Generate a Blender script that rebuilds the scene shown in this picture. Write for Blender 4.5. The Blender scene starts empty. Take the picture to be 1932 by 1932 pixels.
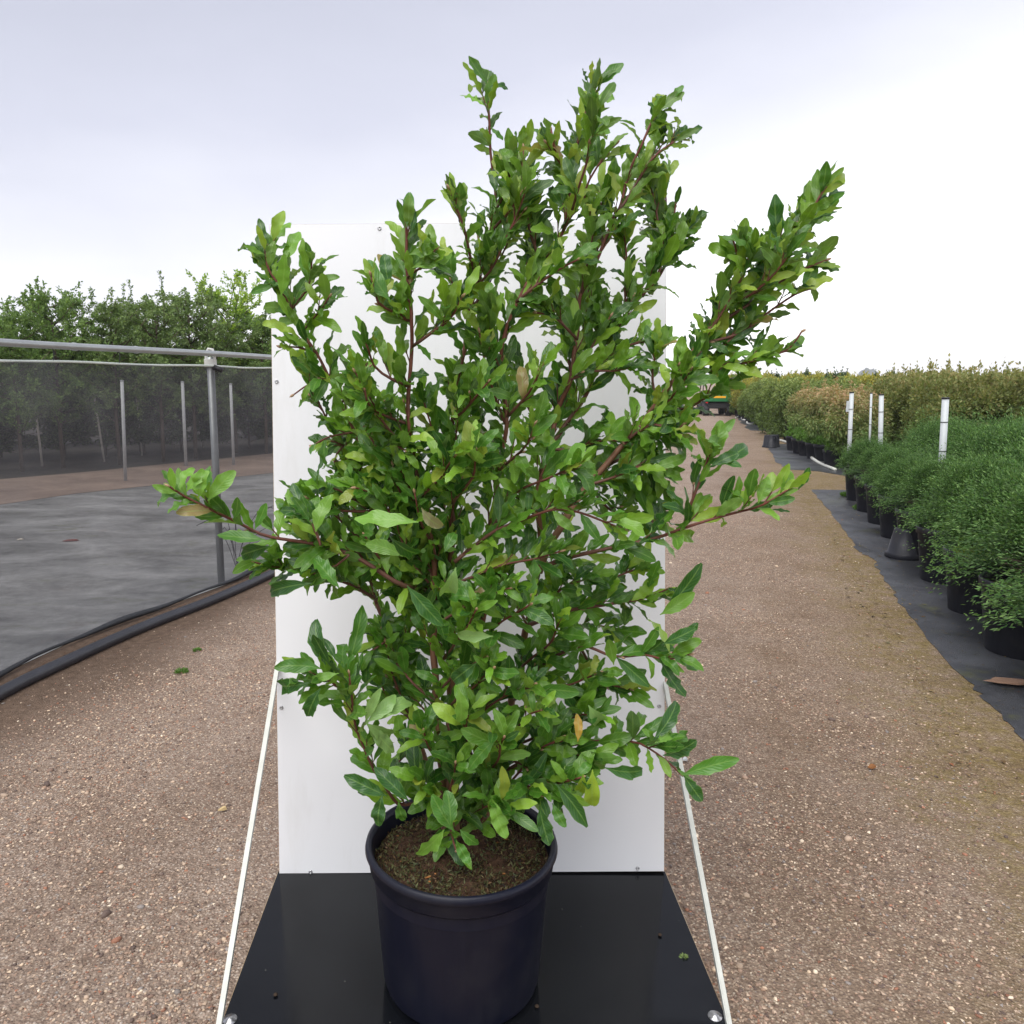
import bpy, math, random
import numpy as np
from mathutils import Vector, Matrix
R = math.radians
rng = np.random.default_rng(7)
random.seed(7)
scn = bpy.context.scene
col = scn.collection

# ---------------------------------------------------------------- camera
PITCH = R(9.31); EYE = Vector((0, 0, 1.59)); FP = 1500.0; CX, CY = 869.0, 966.0
cam_d = bpy.data.cameras.new('camera'); cam = bpy.data.objects.new('camera', cam_d); col.objects.link(cam)
cam.location = EYE; cam.rotation_euler = (R(90) - PITCH, 0, 0)
cam_d.sensor_width = 36; cam_d.lens = 36 * FP / 1932; cam_d.shift_x = (966 - CX) / 1932
cam_d.clip_start = 0.05; cam_d.clip_end = 6000
scn.camera = cam
scn.render.resolution_x = scn.render.resolution_y = 1024

# ---------------------------------------------------------------- world and sun (bright overcast)
w = bpy.data.worlds.new('World'); scn.world = w; w.use_nodes = True
nt = w.node_tree; nt.nodes.clear()
sky = nt.nodes.new('ShaderNodeTexSky'); sky.sky_type = 'NISHITA'; sky.sun_disc = False
SUN_EL, SUN_AZ = R(58), R(205)       # azimuth clockwise from +Y: behind the camera, to the left
sky.sun_elevation = SUN_EL; sky.sun_rotation = SUN_AZ; sky.dust_density = 4
tc = nt.nodes.new('ShaderNodeTexCoord'); sep = nt.nodes.new('ShaderNodeSeparateXYZ')
nt.links.new(tc.outputs['Generated'], sep.inputs[0])
cn = nt.nodes.new('ShaderNodeTexNoise'); cn.inputs['Scale'].default_value = 2.2; cn.inputs['Detail'].default_value = 5; cn.inputs['Roughness'].default_value = .5
mp = nt.nodes.new('ShaderNodeMapping'); mp.inputs['Scale'].default_value = (1, 1, 3.2)
nt.links.new(tc.outputs['Generated'], mp.inputs[0]); nt.links.new(mp.outputs[0], cn.inputs[0])
ma = nt.nodes.new('ShaderNodeMath'); ma.operation = 'MULTIPLY_ADD'; ma.inputs[1].default_value = .17; ma.inputs[2].default_value = -.065
nt.links.new(cn.outputs[0], ma.inputs[0])
ad = nt.nodes.new('ShaderNodeMath'); ad.operation = 'ADD'
nt.links.new(sep.outputs[2], ad.inputs[0]); nt.links.new(ma.outputs[0], ad.inputs[1])
xm = nt.nodes.new('ShaderNodeMath'); xm.operation = 'MULTIPLY_ADD'; xm.inputs[1].default_value = -.18
nt.links.new(sep.outputs[0], xm.inputs[0]); nt.links.new(ad.outputs[0], xm.inputs[2])
rp = nt.nodes.new('ShaderNodeValToRGB'); nt.links.new(xm.outputs[0], rp.inputs[0])
e = rp.color_ramp.elements
e[0].position = 0.03; e[0].color = (9.2, 9.1, 9.2, 1)
e[1].position = 0.46; e[1].color = (2.9, 2.97, 3.5, 1)
for p_, c_ in ((.13, (6.2, 6.2, 6.5, 1)), (.24, (4.5, 4.55, 5.0, 1)), (.34, (3.4, 3.47, 4.05, 1)), (1.0, (3.5, 3.55, 4.0, 1))):
    n_ = e.new(p_); n_.color = c_
mx = nt.nodes.new('ShaderNodeMixRGB'); mx.inputs[0].default_value = .94
nt.links.new(sky.outputs[0], mx.inputs[1]); nt.links.new(rp.outputs[0], mx.inputs[2])
bg = nt.nodes.new('ShaderNodeBackground'); bg.inputs[1].default_value = .10
nt.links.new(mx.outputs[0], bg.inputs[0])
wo = nt.nodes.new('ShaderNodeOutputWorld'); nt.links.new(bg.outputs[0], wo.inputs[0])
sd = bpy.data.lights.new('sun', 'SUN'); sd.energy = 1.5; sd.angle = R(55); sd.color = (1, .98, .94)
so = bpy.data.objects.new('sun', sd); col.objects.link(so)
sv = Vector((math.sin(SUN_AZ) * math.cos(SUN_EL), math.cos(SUN_AZ) * math.cos(SUN_EL), math.sin(SUN_EL)))
so.rotation_euler = sv.to_track_quat('Z', 'Y').to_euler(); so.location = sv * 30
vs = scn.view_settings
vs.view_transform = 'Standard'; vs.look = 'None'; vs.exposure = 1.2; vs.gamma = 1; vs.use_curve_mapping = False
try:
    scn.cycles.transparent_max_bounces = 12; scn.cycles.max_bounces = 8
except Exception: pass

# ---------------------------------------------------------------- helpers
sp_, cp_ = math.sin(PITCH), math.cos(PITCH)
def ray(x, y):
    u = (CY - y) / FP
    return Vector(((x - CX) / FP, cp_ + u * sp_, -sp_ + u * cp_))
def atY(x, y, Y):
    d = ray(x, y); return EYE + d * (Y / d.y)
def G(x, y, z=0.0):
    d = ray(x, y); return EYE + d * ((z - EYE.z) / d.z)
def proj(P):
    P = np.asarray(P, float); q = P - np.array(EYE)
    dep = q[..., 1] * cp_ - q[..., 2] * sp_; up = q[..., 1] * sp_ + q[..., 2] * cp_
    return np.stack([CX + FP * q[..., 0] / dep, CY - FP * up / dep], -1), dep

def tag(o, label=None, cat=None, group=None, kind=None):
    if label: o['label'] = label
    if cat: o['category'] = cat
    if group: o['group'] = group
    if kind: o['kind'] = kind
    return o
def empty(name, loc=(0, 0, 0), rz=0):
    o = bpy.data.objects.new(name, None); col.objects.link(o)
    o.location = loc; o.rotation_euler = (0, 0, rz); o.empty_display_size = .1
    return o
def link(name, me, parent=None, loc=None):
    o = bpy.data.objects.new(name, me); col.objects.link(o)
    if parent is not None: o.parent = parent
    if loc is not None: o.location = loc
    return o
def mesh(name, V, F, m, smooth=True, cols=None, uv=None):
    V = np.asarray(V, np.float32).reshape(-1, 3)
    me = bpy.data.meshes.new(name)
    if isinstance(F, np.ndarray):
        nf, k = F.shape
        me.vertices.add(len(V)); me.vertices.foreach_set('co', V.ravel())
        me.loops.add(nf * k); me.loops.foreach_set('vertex_index', F.astype(np.int32).ravel())
        me.polygons.add(nf); me.polygons.foreach_set('loop_start', np.arange(0, nf * k, k, dtype=np.int32))
        me.update(calc_edges=True)
    else:
        me.from_pydata(V.tolist(), [], F)
    me.materials.append(m)
    if smooth: me.polygons.foreach_set('use_smooth', np.ones(len(me.polygons), bool))
    if cols is not None:
        a = me.color_attributes.new('tint', 'FLOAT_COLOR', 'POINT')
        c4 = np.ones((len(V), 4), np.float32); c4[:, :3] = cols; a.data.foreach_set('color', c4.ravel())
    if uv is not None:
        ul = me.uv_layers.new(name='UVMap')
        idx = np.empty(len(me.loops), np.int32); me.loops.foreach_get('vertex_index', idx)
        ul.data.foreach_set('uv', np.asarray(uv, np.float32)[idx].ravel())
    me.validate(clean_customdata=False) if False else None
    return me
class MB:
    def __init__(s): s.V = []; s.F = []
    def add(s, V, F):
        n = len(s.V); s.V += [tuple(v) for v in V]; s.F += [tuple(i + n for i in f) for f in F]; return s
    def box(s, x0, x1, y0, y1, z0, z1, M=None):
        V = [Vector((x, y, z)) for z in (z0, z1) for y in (y0, y1) for x in (x0, x1)]
        if M is not None: V = [M @ v for v in V]
        return s.add(V, [(0, 2, 3, 1), (4, 5, 7, 6), (0, 1, 5, 4), (2, 6, 7, 3), (0, 4, 6, 2), (1, 3, 7, 5)])
    def lathe(s, prof, n=40, c=(0, 0, 0), M=None, closed=False):
        V = []; F = []
        for r, z in prof:
            for k in range(n):
                a = 2 * math.pi * k / n
                v = Vector((c[0] + r * math.cos(a), c[1] + r * math.sin(a), c[2] + z)); V.append(M @ v if M else v)
        for i in range(len(prof) - 1):
            for k in range(n):
                F.append((i * n + k, i * n + (k + 1) % n, (i + 1) * n + (k + 1) % n, (i + 1) * n + k))
        if prof[0][0] > 1e-5 and closed: F.append(tuple(range(n))[::-1])
        if closed: F.append(tuple((len(prof) - 1) * n + k for k in range(n)))
        return s.add(V, F)
    def tube(s, pts, rad, n=7, caps=True):
        pts = [Vector(p) for p in pts]; m = len(pts)
        if not hasattr(rad, '__len__'): rad = [rad] * m
        V = []; F = []; ref = None
        for i, p in enumerate(pts):
            t = (pts[min(i + 1, m - 1)] - pts[max(i - 1, 0)]).normalized()
            if ref is None: ref = t.orthogonal().normalized()
            ref = (ref - t * ref.dot(t)).normalized(); b = t.cross(ref)
            for k in range(n):
                a = 2 * math.pi * k / n; V.append(p + (ref * math.cos(a) + b * math.sin(a)) * rad[i])
        for i in range(m - 1):
            for k in range(n): F.append((i * n + k, i * n + (k + 1) % n, (i + 1) * n + (k + 1) % n, (i + 1) * n + k))
        if caps: F.append(tuple(range(n))[::-1]); F.append(tuple((m - 1) * n + k for k in range(n)))
        return s.add(V, F)
    def mesh(s, name, m, smooth=False): return mesh(name, s.V, s.F, m, smooth)
    def build(s, name, m, parent=None, smooth=False, bevel=0, loc=None):
        o = link(name, s.mesh(name, m, smooth), parent, loc)
        if bevel:
            b = o.modifiers.new('bevel', 'BEVEL'); b.width = bevel; b.segments = 2; b.limit_method = 'ANGLE'
        return o
def autosmooth(o, ang=40):
    me = o.data; me.polygons.foreach_set('use_smooth', np.ones(len(me.polygons), bool))
    try: me.set_sharp_from_angle(angle=R(ang))
    except Exception: pass
    return o
def spline(P, step=.02):
    P = [Vector(p) for p in P]; Q = [P[0] * 2 - P[1]] + P + [P[-1] * 2 - P[-2]]; out = []
    for i in range(1, len(Q) - 2):
        a, b, c, d = Q[i - 1:i + 3]; n = max(2, int((c - b).length / step))
        for k in range(n):
            t = k / n
            out.append(.5 * ((2 * b) + (c - a) * t + (2 * a - 5 * b + 4 * c - d) * t * t + (3 * b - a - 3 * c + d) * t ** 3))
    out.append(P[-1]); return out
def copy_tree(o, parent=None):
    c = o.copy(); col.objects.link(c)
    if parent is not None: c.parent = parent
    for k in [k for k in o.children]: copy_tree(k, c)
    return c

# ---------------------------------------------------------------- material helpers
class Mat:
    def __init__(s, name, rough=.6, spec=.4):
        s.m = bpy.data.materials.new(name); s.m.use_nodes = True; s.nt = s.m.node_tree
        s.b = s.nt.nodes['Principled BSDF']; s.out = s.nt.nodes['Material Output']
        s.b.inputs['Roughness'].default_value = rough
        s.b.inputs['Specular IOR Level'].default_value = spec
    def n(s, t, **kw):
        nd = s.nt.nodes.new('ShaderNode' + t)
        for k, v in kw.items():
            if k in nd.inputs: nd.inputs[k].default_value = v
            else: setattr(nd, k, v)
        return nd
    def l(s, a, b): s.nt.links.new(a, b)
    def coord(s, kind='Object', scale=(1, 1, 1)):
        if not hasattr(s, 'tc'): s.tc = s.n('TexCoord')
        mpn = s.n('Mapping'); mpn.inputs['Scale'].default_value = scale
        s.l(s.tc.outputs[kind], mpn.inputs[0]); return mpn.outputs[0]
    def geo(s):
        return s.n('NewGeometry').outputs['Position']
    def noise(s, vec, scale, detail=4, rough=.55, dist=0):
        nd = s.n('TexNoise', Scale=scale, Detail=detail, Roughness=rough, Distortion=dist); s.l(vec, nd.inputs['Vector']); return nd.outputs['Fac']
    def vor(s, vec, scale, out='Distance', feat='F1', rand=1):
        nd = s.n('TexVoronoi', Scale=scale); nd.feature = feat; nd.inputs['Randomness'].default_value = rand; s.l(vec, nd.inputs['Vector']); return nd.outputs[out]
    def ramp(s, fac, stops):
        nd = s.n('ValToRGB'); e = nd.color_ramp.elements
        def c(v): return (v, v, v, 1) if not hasattr(v, '__len__') else tuple(v) + (1,)
        e[0].position, e[0].color = stops[0][0], c(stops[0][1]); e[1].position, e[1].color = stops[-1][0], c(stops[-1][1])
        for p, v in stops[1:-1]: q = e.new(p); q.color = c(v)
        s.l(fac, nd.inputs[0]); return nd.outputs[0]
    def mix(s, fac, a, b, mode='MIX'):
        nd = s.n('MixRGB'); nd.blend_type = mode
        for i, v in ((0, fac), (1, a), (2, b)):
            if isinstance(v, (int, float)): nd.inputs[i].default_value = v if i == 0 else (v, v, v, 1)
            elif isinstance(v, tuple): nd.inputs[i].default_value = v + (1,) if len(v) == 3 else v
            else: s.l(v, nd.inputs[i])
        return nd.outputs[0]
    def math(s, op, a, b=0.0, c=0.0):
        nd = s.n('Math'); nd.operation = op
        for i, v in enumerate((a, b, c)):
            if isinstance(v, (int, float)): nd.inputs[i].default_value = v
            else: s.l(v, nd.inputs[i])
        return nd.outputs[0]
    def dot(s, vec, d):
        nd = s.n('VectorMath'); nd.operation = 'DOT_PRODUCT'; s.l(vec, nd.inputs[0]); nd.inputs[1].default_value = d; return nd.outputs['Value']
    def color(s, v):
        if isinstance(v, tuple): s.b.inputs['Base Color'].default_value = v + (1,)
        else: s.l(v, s.b.inputs['Base Color'])
        return s
    def rough(s, v): s.l(v, s.b.inputs['Roughness']); return s
    def bump(s, h, strength=.4, dist=.01):
        nd = s.n('Bump', Strength=strength, Distance=dist); s.l(h, nd.inputs['Height']); s.l(nd.outputs[0], s.b.inputs['Normal']); return s
def simple(name, c, rough=.6, spec=.4, var=.25, scale=12, metallic=0, bump=.1, bscale=80):
    M_ = Mat(name, rough, spec); v = M_.coord()
    f = M_.noise(v, scale, 5)
    M_.color(M_.mix(f, tuple(x * (1 - var) for x in c), tuple(min(1, x * (1 + var)) for x in c)))
    M_.b.inputs['Metallic'].default_value = metallic
    if bump: M_.bump(M_.noise(v, bscale, 3), bump, .004)
    return M_.m

def tint_mat(name, rough=.5, trans=.25, spec=.4, veins=False, gain=1.0):
    M_ = Mat(name, rough, spec)
    at = M_.n('Attribute'); at.attribute_name = 'tint'; c = at.outputs['Color']
    g = M_.n('NewGeometry')
    oi = M_.n('ObjectInfo')
    c = M_.mix(M_.math('MULTIPLY', oi.outputs['Random'], .25), c, M_.mix(1, c, (.75, .85, .7), 'MULTIPLY'))
    if veins:
        uvn = M_.n('UVMap'); sx = M_.n('SeparateXYZ'); M_.l(uvn.outputs[0], sx.inputs[0])
        du = M_.math('ABSOLUTE', M_.math('SUBTRACT', sx.outputs[0], .5))
        rib = M_.ramp(du, [(.02, .6), (.065, 0.0)])
        ang = M_.math('MULTIPLY_ADD', sx.outputs[1], 62.0, M_.math('MULTIPLY', du, -30.0))
        sv_ = M_.math('SINE', ang); side = M_.ramp(sv_, [(.86, 0.0), (.99, .3)])
        edge = M_.ramp(du, [(.42, 0.0), (.5, .6)])
        blot = M_.noise(M_.coord('Object'), 40, 3)
        spn = M_.vor(M_.coord('Object'), 120); c = M_.mix(M_.ramp(spn, [(.06, .6), (.12, 0)]), c, (.10, .07, .025))
        c = M_.mix(M_.math('MULTIPLY', blot, .35), c, M_.mix(1, c, (.55, .72, .5), 'MULTIPLY'))
        vfac = M_.math('MINIMUM', M_.math('ADD', M_.math('ADD', rib, side), edge), .6)
        c = M_.mix(vfac, c, M_.mix(.5, c, (.30, .48, .12)))
        hgt = M_.math('ADD', M_.math('MULTIPLY', sv_, -.3), M_.math('MULTIPLY', blot, .9))
        M_.bump(hgt, .35, .0015)
    back = M_.mix(.55, c, M_.mix(.5, c, (.22, .32, .13)))
    cc = M_.mix(g.outputs['Backfacing'], c, back)
    M_.color(cc)
    tr = M_.n('BsdfTranslucent'); M_.l(M_.mix(1, cc, (1.5, 1.55, .7), 'MULTIPLY'), tr.inputs[0])
    mxs = M_.n('MixShader'); mxs.inputs[0].default_value = trans
    M_.l(M_.b.outputs[0], mxs.inputs[1]); M_.l(tr.outputs[0], mxs.inputs[2]); M_.l(mxs.outputs[0], M_.out.inputs[0])
    return M_.m

# row geometry of the nursery on the right: every row runs along RU, rows are offset along RW
RU = Vector((.325, .946, 0)).normalized(); RW = Vector((RU.y, -RU.x, 0)); RO = Vector((3.34, 4.55, 0))
def row(t, s, z=0): p = RO + RU * t + RW * s; p.z = z; return p

def nth(i):
    o_ = ['first', 'second', 'third', 'fourth', 'fifth', 'sixth', 'seventh', 'eighth', 'ninth', 'tenth', 'eleventh', 'twelfth', 'thirteenth', 'fourteenth', 'fifteenth', 'sixteenth', 'seventeenth', 'eighteenth', 'nineteenth']
    if i < 19: return o_[i]
    return ('twentieth', 'thirtieth')[(i - 19) // 10] if (i - 19) % 10 == 0 else ('twenty-', 'thirty-')[(i - 19) // 10] + o_[(i - 19) % 10 - 1]

# ---- ground materials
def gravel_mat():
    M_ = Mat('gravel', .85, .18); P = M_.geo()
    c1 = M_.vor(P, 115, 'Color'); sc = M_.n('SeparateXYZ'); M_.l(c1, sc.inputs[0])
    peb = M_.ramp(sc.outputs[0], [(0, (.14, .10, .08)), (.3, (.40, .305, .24)), (.55, (.60, .475, .38)), (.78, (.72, .61, .50)), (.92, (.80, .72, .62)), (1, (.46, .27, .20))])
    d1 = M_.vor(P, 115)
    soil = M_.ramp(M_.noise(P, 30, 8, .7), [(.3, (.17, .12, .09)), (.7, (.42, .325, .255))])
    base = M_.mix(M_.ramp(d1, [(.25, .75), (.6, 0)]), soil, peb)
    big = M_.noise(P, .9, 5, .6)
    base = M_.mix(M_.ramp(big, [(.46, 0), (.66, .55)]), base, M_.mix(1, base, (.74, .69, .64), 'MULTIPLY'))
    # distance from the edge of the ground cloth on the right
    s_ = M_.math('SUBTRACT', M_.dot(P, (.946, -.325, 0)), 2.89 * .946 - 4.75 * .325)
    wob = M_.math('MULTIPLY_ADD', M_.noise(P, 1.6, 5, .7), 1.1, -.55)
    s2 = M_.math('ADD', s_, wob)
    moss = M_.ramp(M_.math('ADD', s2, 1.0), [(.36, 0), (.82, .95), (1, 1)])
    band = M_.math('MULTIPLY', M_.ramp(M_.math('ADD', M_.math('ADD', s_, M_.math('MULTIPLY', big, .9)), 1.3), [(.2, 0), (.9, .85)]), M_.ramp(M_.noise(P, 1.4, 6, .7), [(.32, .35), (.6, 1)]))
    base = M_.mix(band, base, M_.mix(1, base, (.74, .68, .57), 'MULTIPLY'))
    mossf = M_.math('MULTIPLY', moss, M_.ramp(M_.noise(P, 9, 5, .7), [(.34, 0), (.6, .9)]))
    base = M_.mix(mossf, base, M_.ramp(M_.noise(P, 45, 4), [(.3, (.12, .085, .03)), (.55, (.24, .18, .065)), (.75, (.36, .28, .11))]))
    tr_ = M_.math('ADD', s_, M_.math('MULTIPLY', M_.noise(P, .5, 3), .5))
    for c0 in (-1.15, -2.75):
        tk = M_.ramp(M_.math('ABSOLUTE', M_.math('SUBTRACT', tr_, c0)), [(.12, .5), (.38, 0)])
        base = M_.mix(M_.math('MULTIPLY', tk, M_.ramp(M_.noise(P, 2.2, 5, .65), [(.35, .2), (.6, 1)])), base, M_.mix(1, base, (.68, .64, .60), 'MULTIPLY'))
    pat = M_.noise(P, 3.1, 6, .7); base = M_.mix(M_.ramp(pat, [(.52, 0), (.68, .5)]), base, M_.mix(1, base, (.70, .65, .60), 'MULTIPLY'))
    # distance from the pipe on the left: bare brown soil
    l_ = M_.math('SUBTRACT', M_.dot(P, (.975, -.222, 0)), -1.95 * .975 - 5.2 * .222)
    bare = M_.ramp(M_.math('ADD', l_, M_.math('MULTIPLY', M_.noise(P, 2.5, 4), .5)), [(.4, .95), (1.0, .12)])
    base = M_.mix(bare, base, M_.ramp(M_.noise(P, 22, 6, .7), [(.3, (.085, .056, .038)), (.7, (.19, .13, .092))]))
    M_.color(base)
    M_.bump(M_.math('ADD', M_.math('MULTIPLY', M_.math('SUBTRACT', 1, d1), .7), M_.noise(P, 150, 4)), .9, .012)
    return M_.m
def cloth_mat(name, dark, light, scale=1.3, puddle=.4, stretch=(1, 1, 1), rough=(.28, .6), fleck=True):
    M_ = Mat(name, .5, .5); P0 = M_.geo(); mpn = M_.n('Mapping'); mpn.inputs['Scale'].default_value = stretch; M_.l(P0, mpn.inputs[0]); P = mpn.outputs[0]
    f = M_.noise(P, scale, 8, .62, .6)
    f = M_.math('ADD', M_.math('MULTIPLY', f, .7), M_.math('MULTIPLY', M_.noise(P0, 11, 7, .75), .3))
    c = M_.ramp(f, [(.36, dark), (.52, tuple(.5 * (a + b) for a, b in zip(dark, light))), (.66, light)])
    if fleck:
        mo = M_.noise(P, 2.3, 6, .7); c = M_.mix(M_.ramp(mo, [(.58, 0), (.7, .55)]), c, (.10, .105, .03))
        br = M_.noise(P0, 1.7, 6, .75); c = M_.mix(M_.ramp(br, [(.6, 0), (.75, .5)]), c, (.12, .08, .055))
        dots = M_.vor(P0, 26); c = M_.mix(M_.ramp(dots, [(.03, .7), (.07, 0)]), c, (.3, .27, .22))
    M_.color(c)
    M_.rough(M_.ramp(M_.noise(P, .8, 3), [(.40, rough[0]), (.62, rough[1])]))
    wv = M_.n('TexWave', Scale=260.0, Distortion=1.0); M_.l(P0, wv.inputs[0])
    M_.bump(M_.math('ADD', M_.noise(P, 6, 6, .65), M_.math('MULTIPLY', wv.outputs['Fac'], .04)), .28, .03)
    return M_.m
m_gravel = gravel_mat()
m_cloth = cloth_mat('wet ground cloth', (.022, .023, .027), (.085, .088, .098), 2.2, .4)  # lighter blotches put the sky's sheen on wet patches into the colour
m_field = cloth_mat('field cloth', (.09, .088, .084), (.40, .395, .385), 1.3, .4, (.75, 1.35, 1), (.4, .75))
m_brown = cloth_mat('brown strip', (.16, .11, .085), (.30, .22, .17), 1.2, .2, (1, 1, 1), (.8, .9), False)
m_soil = cloth_mat('shade soil', (.02, .018, .014), (.06, .05, .04), 1.2, .2, (1, 1, 1), (.9, .98), False)  # soil under the trees, their shade put into its near-black colour
m_galv = simple('galvanised steel', (.36, .38, .38), .42, .5, .25, 9, .55)
m_post = simple('grey post', (.42, .43, .43), .6, .4, .25, 14)
m_stake = simple('weathered stake', (.55, .50, .44), .8, .2, .4, 20)
m_pvc = simple('white plastic', (.50, .53, .54), .4, .4, .06, 10)
m_blackp = simple('black band', (.015, .015, .017), .5, .4, .2, 30)
m_black = simple('black rubber pipe', (.03, .031, .038), .42, .5, .5, 7, 0, .3, 40)
m_cord = simple('cord', (.55, .6, .55), .6, .3, .2, 60)

# ================================================================ THE SETTING
def sheet(name, pts, z, m, kind='structure', parent=None, sub=0):
    me = mesh(name, [(p[0], p[1], z) for p in pts], [tuple(range(len(pts)))], m, False)
    o = link(name, me, parent); tag(o, kind=kind); return o
sheet('ground', [(-1650, -60), (1650, -60), (1650, 1700), (-1650, 1700)], 0, m_gravel)
def jag(pts, n=14, amp=.05, seed=1):
    rr = random.Random(seed); out = []
    for a, b in zip(pts[:-1], pts[1:]):
        a = Vector(a); b = Vector(b)
        for k in range(n): out.append(a.lerp(b, k / n) + Vector((rr.uniform(-amp, amp), rr.uniform(-amp, amp))))
    out.append(Vector(pts[-1])); return out
def g2(x, y): p = G(x, y); return (p.x, p.y)
# black ground cloth under the right-hand rows (ragged edge beside the road)
edge = [g2(1985, 1480), g2(1932, 1401), g2(1876, 1340), g2(1824, 1286), g2(1747, 1208), g2(1693, 1129), g2(1667, 1093), g2(1649, 1056), g2(1619, 1041), g2(1603, 1013), g2(1565, 965), g2(1530, 924)]
pe = jag(edge, 7, .022, 3) + [row(7.6, .2).xy, row(8.0, 4).xy, row(6, 9).xy, row(-3, 6).xy]
sheet('ground_cloth', pe, .004, m_cloth)
e2 = [g2(1545, 889), g2(1490, 886), g2(1462, 872), g2(1452, 850), g2(1440, 838)]
pe2 = jag(e2, 7, .05, 4) + [g2(1490, 838), row(22, 1).xy, row(22, 9).xy, row(9.3, 7).xy, row(9.1, .4).xy]
sheet('ground_cloth', pe2, .004, m_cloth)
e3 = [g2(1450, 814), g2(1415, 812), g2(1402, 800), g2(1392, 790)]
sheet('ground_cloth', jag(e3, 6, .08, 5) + [g2(1420, 780), row(44, 6).xy, row(24, 6).xy, row(22.5, .3).xy], .004, m_cloth)
# the field behind the net
fb = [G(-160, 1365), G(0, 1275), G(143, 1208), G(286, 1155), G(426, 1104), G(512, 1062), G(640, 1000), G(800, 945), G(950, 905)]
fb = [(p.x, p.y) for p in fb]
A0, A1 = g2(-500, 1010), g2(514, 900)
far_f = [g2(1000, 845), g2(514, 893), g2(143, 932), g2(0, 953), g2(-500, 1010), (-9, 2)]
sheet('field', fb + far_f, .004, m_field)
far_b = [g2(1000, 820), g2(514, 856), g2(143, 893), g2(0, 905), g2(-500, 950)]
sheet('path', [g2(-500, 1010), g2(0, 953), g2(143, 932), g2(514, 893), g2(1000, 845)] + far_b, .008, m_brown)
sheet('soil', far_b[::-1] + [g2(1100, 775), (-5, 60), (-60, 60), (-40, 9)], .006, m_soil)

# hills far off on the right
def hills():
    V = []; F = []; n = 900; rr = np.random.default_rng(3)
    for k in range(n):
        a = -0.3 + 1.15 * k / (n - 1)
        d = 1500
        px = CX + FP * math.tan(a) if a < 1.3 else 9e3
        h = 9 + 5 * math.sin(a * 9) + 3 * math.sin(a * 31 + 1) + 1.5 * math.sin(a * 97) + rr.uniform(-.6, .6)
        h += 6 * math.exp(-((px - 1690) / 60) ** 2) + 13 * math.exp(-((px - 1625) / 17) ** 4) * (1 + .16 * math.sin(px * .45) + .08 * math.sin(px * 1.3))
        x = d * math.sin(a); y = d * math.cos(a)
        V += [(x * .93, y * .93, -.3), (x, y, h + EYE.z), (x * 1.07, y * 1.07, -.3)]
        if k: b = 3 * k; F += [(b - 3, b, b + 1, b - 2), (b - 2, b + 1, b + 2, b - 1)]
    o = link('hills', mesh('hills', V, F, simple('far woods', (.035, .06, .035), .9, .1, .3, .02), True)); tag(o, kind='structure')
hills()

hz_m = bpy.data.materials.new('haze'); hz_m.use_nodes = True; hz_m.node_tree.nodes.clear()
pv = hz_m.node_tree.nodes.new('ShaderNodeVolumePrincipled'); pv.inputs['Density'].default_value = .0006; pv.inputs['Color'].default_value = (.97, .98, 1, 1); pv.inputs['Anisotropy'].default_value = .2
ho = hz_m.node_tree.nodes.new('ShaderNodeOutputMaterial'); hz_m.node_tree.links.new(pv.outputs[0], ho.inputs['Volume'])
tag(MB().box(-1700, 1700, -100, 1750, -1.3, 45).build('haze', hz_m), kind='stuff')

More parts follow.
